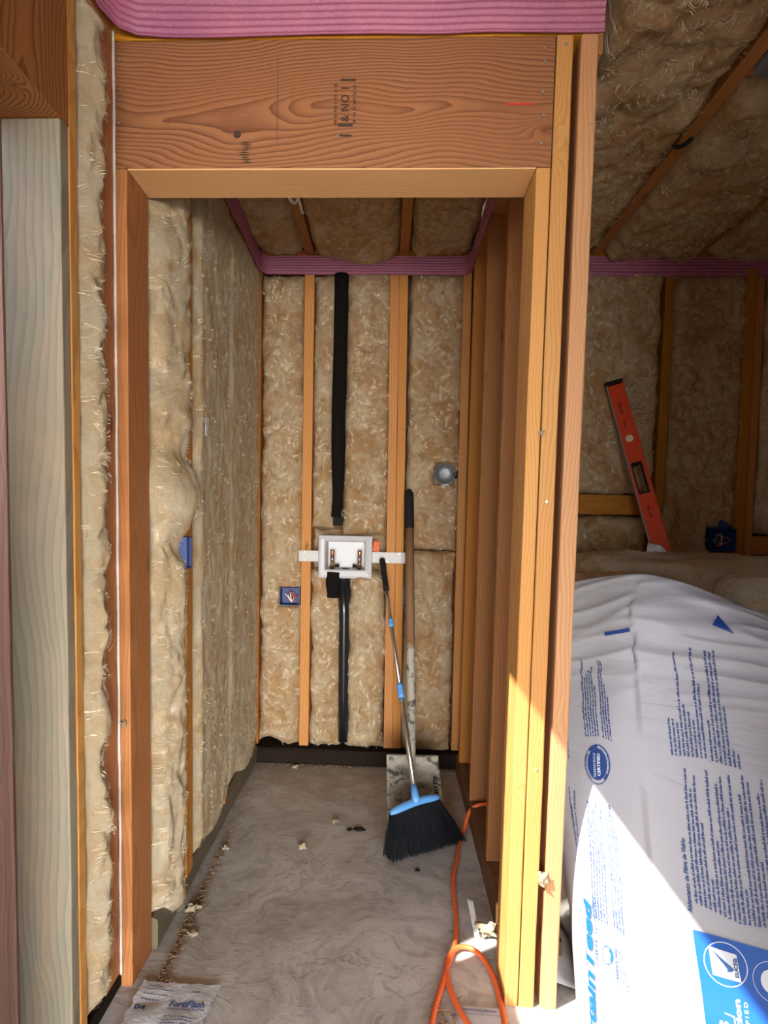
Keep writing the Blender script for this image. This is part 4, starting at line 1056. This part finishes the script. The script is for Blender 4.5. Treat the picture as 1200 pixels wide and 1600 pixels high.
for y, x0, x1 in ((.045, -.085, -.045), (.036, -.085, -.02), (.020, -.09, -.03), (.004, -.09, -.045), (-.045, -.02, .06), (-.055, -.02, .05), (-.065, -.02, .06)):
    x = x0
    while x < x1:
        k = len(V); a, b = x, min(x1, x+.007); V += [wmap(a, y), wmap(b, y), wmap(b, y+.002), wmap(a, y+.002)]; F.append((k, k+1, k+2, k+3)); x += .0085
mesh_obj('small_print', V, F, 'print_navy', sh, kind='stuff')
for (xx, yy, zz, rz, nm, lab) in ((.235, 1.435, .004, -.05, 'membrane_wrapper', 'white printed wrapper scrap under the hose by right jamb'),):
    s2 = empty(nm, (xx, yy, zz), rz, label=lab, cat='wrapper')
    V = []; F = []; n = 14
    for j in range(n+1):
        for i in range(n+1):
            u, v = i/n, j/n; V.append((-.055+.115*u + (.006*noise.noise((v*8, 2, 2)) if i == 0 else 0), -.10+.165*v, .002+.003*abs(noise.noise((u*2, v*2, 9)))))
    for j in range(n):
        for i in range(n): k = j*(n+1)+i; F.append((k, k+1, k+n+2, k+n+1))
    mesh_obj('sheet', V, F, 'white_plastic', s2, smooth=True)
    V = []; F = []
    letter(V, F, 'Waterproof Flashing Membrane', lambda a, b: (a, b, .0062), -.045, .048, width=.085, size=.010, bold=.02); mesh_obj('printed_text', V, F, 'print_navy', s2, kind='stuff')
    V = []; F = []
    for y in (.036, .0, -.03): k = len(V); V += [(-.05, y, .0062), (.055, y, .0062), (.055, y+.0012, .0062), (-.05, y+.0012, .0062)]; F.append((k, k+1, k+2, k+3))
    mesh_obj('ruled_lines', V, F, 'print_navy', s2, kind='stuff')
def tuft(label, p, r, seed, mat='fluff_pale', flat=.5, name='wool_tuft'):
    V = []; F = []; nu, nv = 20, 12
    for j in range(nv+1):
        th = -PI/2+PI*j/nv
        for i in range(nu):
            ph = 2*PI*i/nu; c = Vector((math.cos(th)*math.cos(ph), math.cos(th)*math.sin(ph), math.sin(th)))
            k = r * (1 + 1.1*fbm(c*1.6+Vector((seed*3.1, 0, 0)), 4)); V.append((c.x*k, c.y*k, c.z*k*flat))
    for j in range(nv):
        for i in range(nu): F.append((j*nu+i, j*nu+(i+1) % nu, (j+1)*nu+(i+1) % nu, (j+1)*nu+i))
    o = mesh_obj(name, V, F, mat, smooth=True, label=label, cat='insulation scrap'); o.location = p; return o
tuft('small cream wool tuft alone in middle of closet floor', (-.275, 2.216, .008), .013, 1)
tuft('flat cream wool wisp on floor nearer the closet back', (-.175, 2.42, .005), .013, 2, flat=.25)
tuft('pale wool tuft on floor against left wall plate, nearest the jamb', (-.545, 1.83, .012), .017, 3)
tuft('smaller pale wool tuft on floor just below the left plate tuft', (-.515, 1.72, .006), .014, 4, flat=.3)
tuft('wool tuft on floor against left plate halfway back', (-.535, 2.18, .008), .011, 5)
tuft('wool crumb on floor at the back wall plate', (-.40, 2.93, .006), .012, 6, flat=.4)
tuft('wool tuft caught at the foot of right jamb beside orange hose', (.300, 1.775, .022), .022, 7)
tuft('white fibre wisp stuck between the two right jamb studs', (.377, YF-.008, .322), .010, 8, flat=1.9)
tuft('tiny white fibre speck stuck on face of right jamb, upper part', (.334, YF-.006, 1.35), .004, 9, flat=1.2)
tuft('pale pink fibre wisp on left jamb, lower part', (-.614, YF-.005, .658), .006, 10, flat=1.0)
scrap('plastic_strip', [(.262, 1.745, .004), (.276, 1.74, .004), (.268, 1.86, .05), (.252, 1.87, .05)], 'film', 'twisted clear plastic strip beside hose at right jamb', cat='scrap', seed=10)
scrap('paper_tag', [tuple(wlp(.040, .240, 1.375)), tuple(wlp(.042, .275, 1.378)), tuple(wlp(.040, .285, 1.43)), tuple(wlp(.038, .260, 1.43))], 'white_plastic', 'small torn white paper flap on left wall batts', cat='scrap', seed=5, th=.001)
for (x, y, s, lab) in ((-.12, 2.36, 1.0, 'dark crumb of dirt in centre of floor, left one'), (-.085, 2.365, 1.7, 'long dark dirt flake in centre of closet floor'), (.12, 2.10, .8, 'dark chip on floor below the broom')):
    tuft(lab, (x, y, .003), .009*s, int(x*100)+40, mat='dark', flat=.25, name='dirt_flake')['category'] = 'debris'
# saw dust and wood chips along the left plate
V = []; F = []; rnd = random.Random(3)
for i in range(900):
    if i < 640:
        y = 1.50 + abs(rnd.gauss(0, .42)); x = -.552 - .02*(y-1.74)/1.26 + abs(rnd.gauss(0, .016)) + .004
        if y > 2.9: continue
    elif i < 780: y = 2.955 - abs(rnd.gauss(0, .02)); x = rnd.uniform(-.53, .28)
    else: x = rnd.gauss(.155, .018); y = rnd.gauss(1.43, .05)
    l = rnd.uniform(.002, .007); w_ = rnd.uniform(.0008, .002); a = rnd.random()*PI; z = .002 + rnd.random()*.006
    dx, dy = math.cos(a)*l, math.sin(a)*l; ex, ey = -math.sin(a)*w_, math.cos(a)*w_; k = len(V)
    V += [(x-dx, y-dy, z), (x+dx, y+dy, z+rnd.uniform(-.001, .005)), (x+dx+ex, y+dy+ey, z), (x-dx+ex, y-dy+ey, z+.002), (x, y, z+.003)]
    F += [(k, k+1, k+4), (k+1, k+2, k+4), (k+2, k+3, k+4), (k+3, k, k+4), (k, k+3, k+2, k+1)]
mesh_obj('wood_chips', V, F, 'brown_bit', kind='stuff', label='scattered sawdust and wood chips along the wall plates on floor', cat='sawdust')

# ================================================================== groups of repeats
for o in list(bpy.data.objects):
    if o.parent or 'label' not in o: continue
    l = o['label']; n = o.name.split('.')[0]
    if n == 'insulation_batt':
        o['group'] = ('glass wool batts of the ceiling' if 'ceiling' in l else 'glass wool batts of the right room wall' if 'shaded' in l or 'sliver' in l else
                      'loose glass wool batts piled behind the bag' if 'pile' in l else 'cream glass wool batts of the left walls' if 'cream' in l and 'left' in l else
                      'glass wool batts of the closet back wall')
    elif n == 'insulation_bundle': o['group'] = 'wool bundles behind the bag'
    elif n == 'wool_tuft': o['group'] = 'tufts of wool left on floor and jambs'
    elif n == 'electrical_box': o['group'] = 'blue electrical boxes in the walls'
    elif n == 'dirt_flake': o['group'] = 'dark flakes of dirt on the floor'
    elif n == 'foam_gasket': o['group'] = 'pink foam strips on the top plates'
    elif n == 'cable': o['group'] = 'white cables in the closet ceiling'
    elif n == 'membrane_wrapper': o['group'] = 'printed wrapper scraps on the floor'
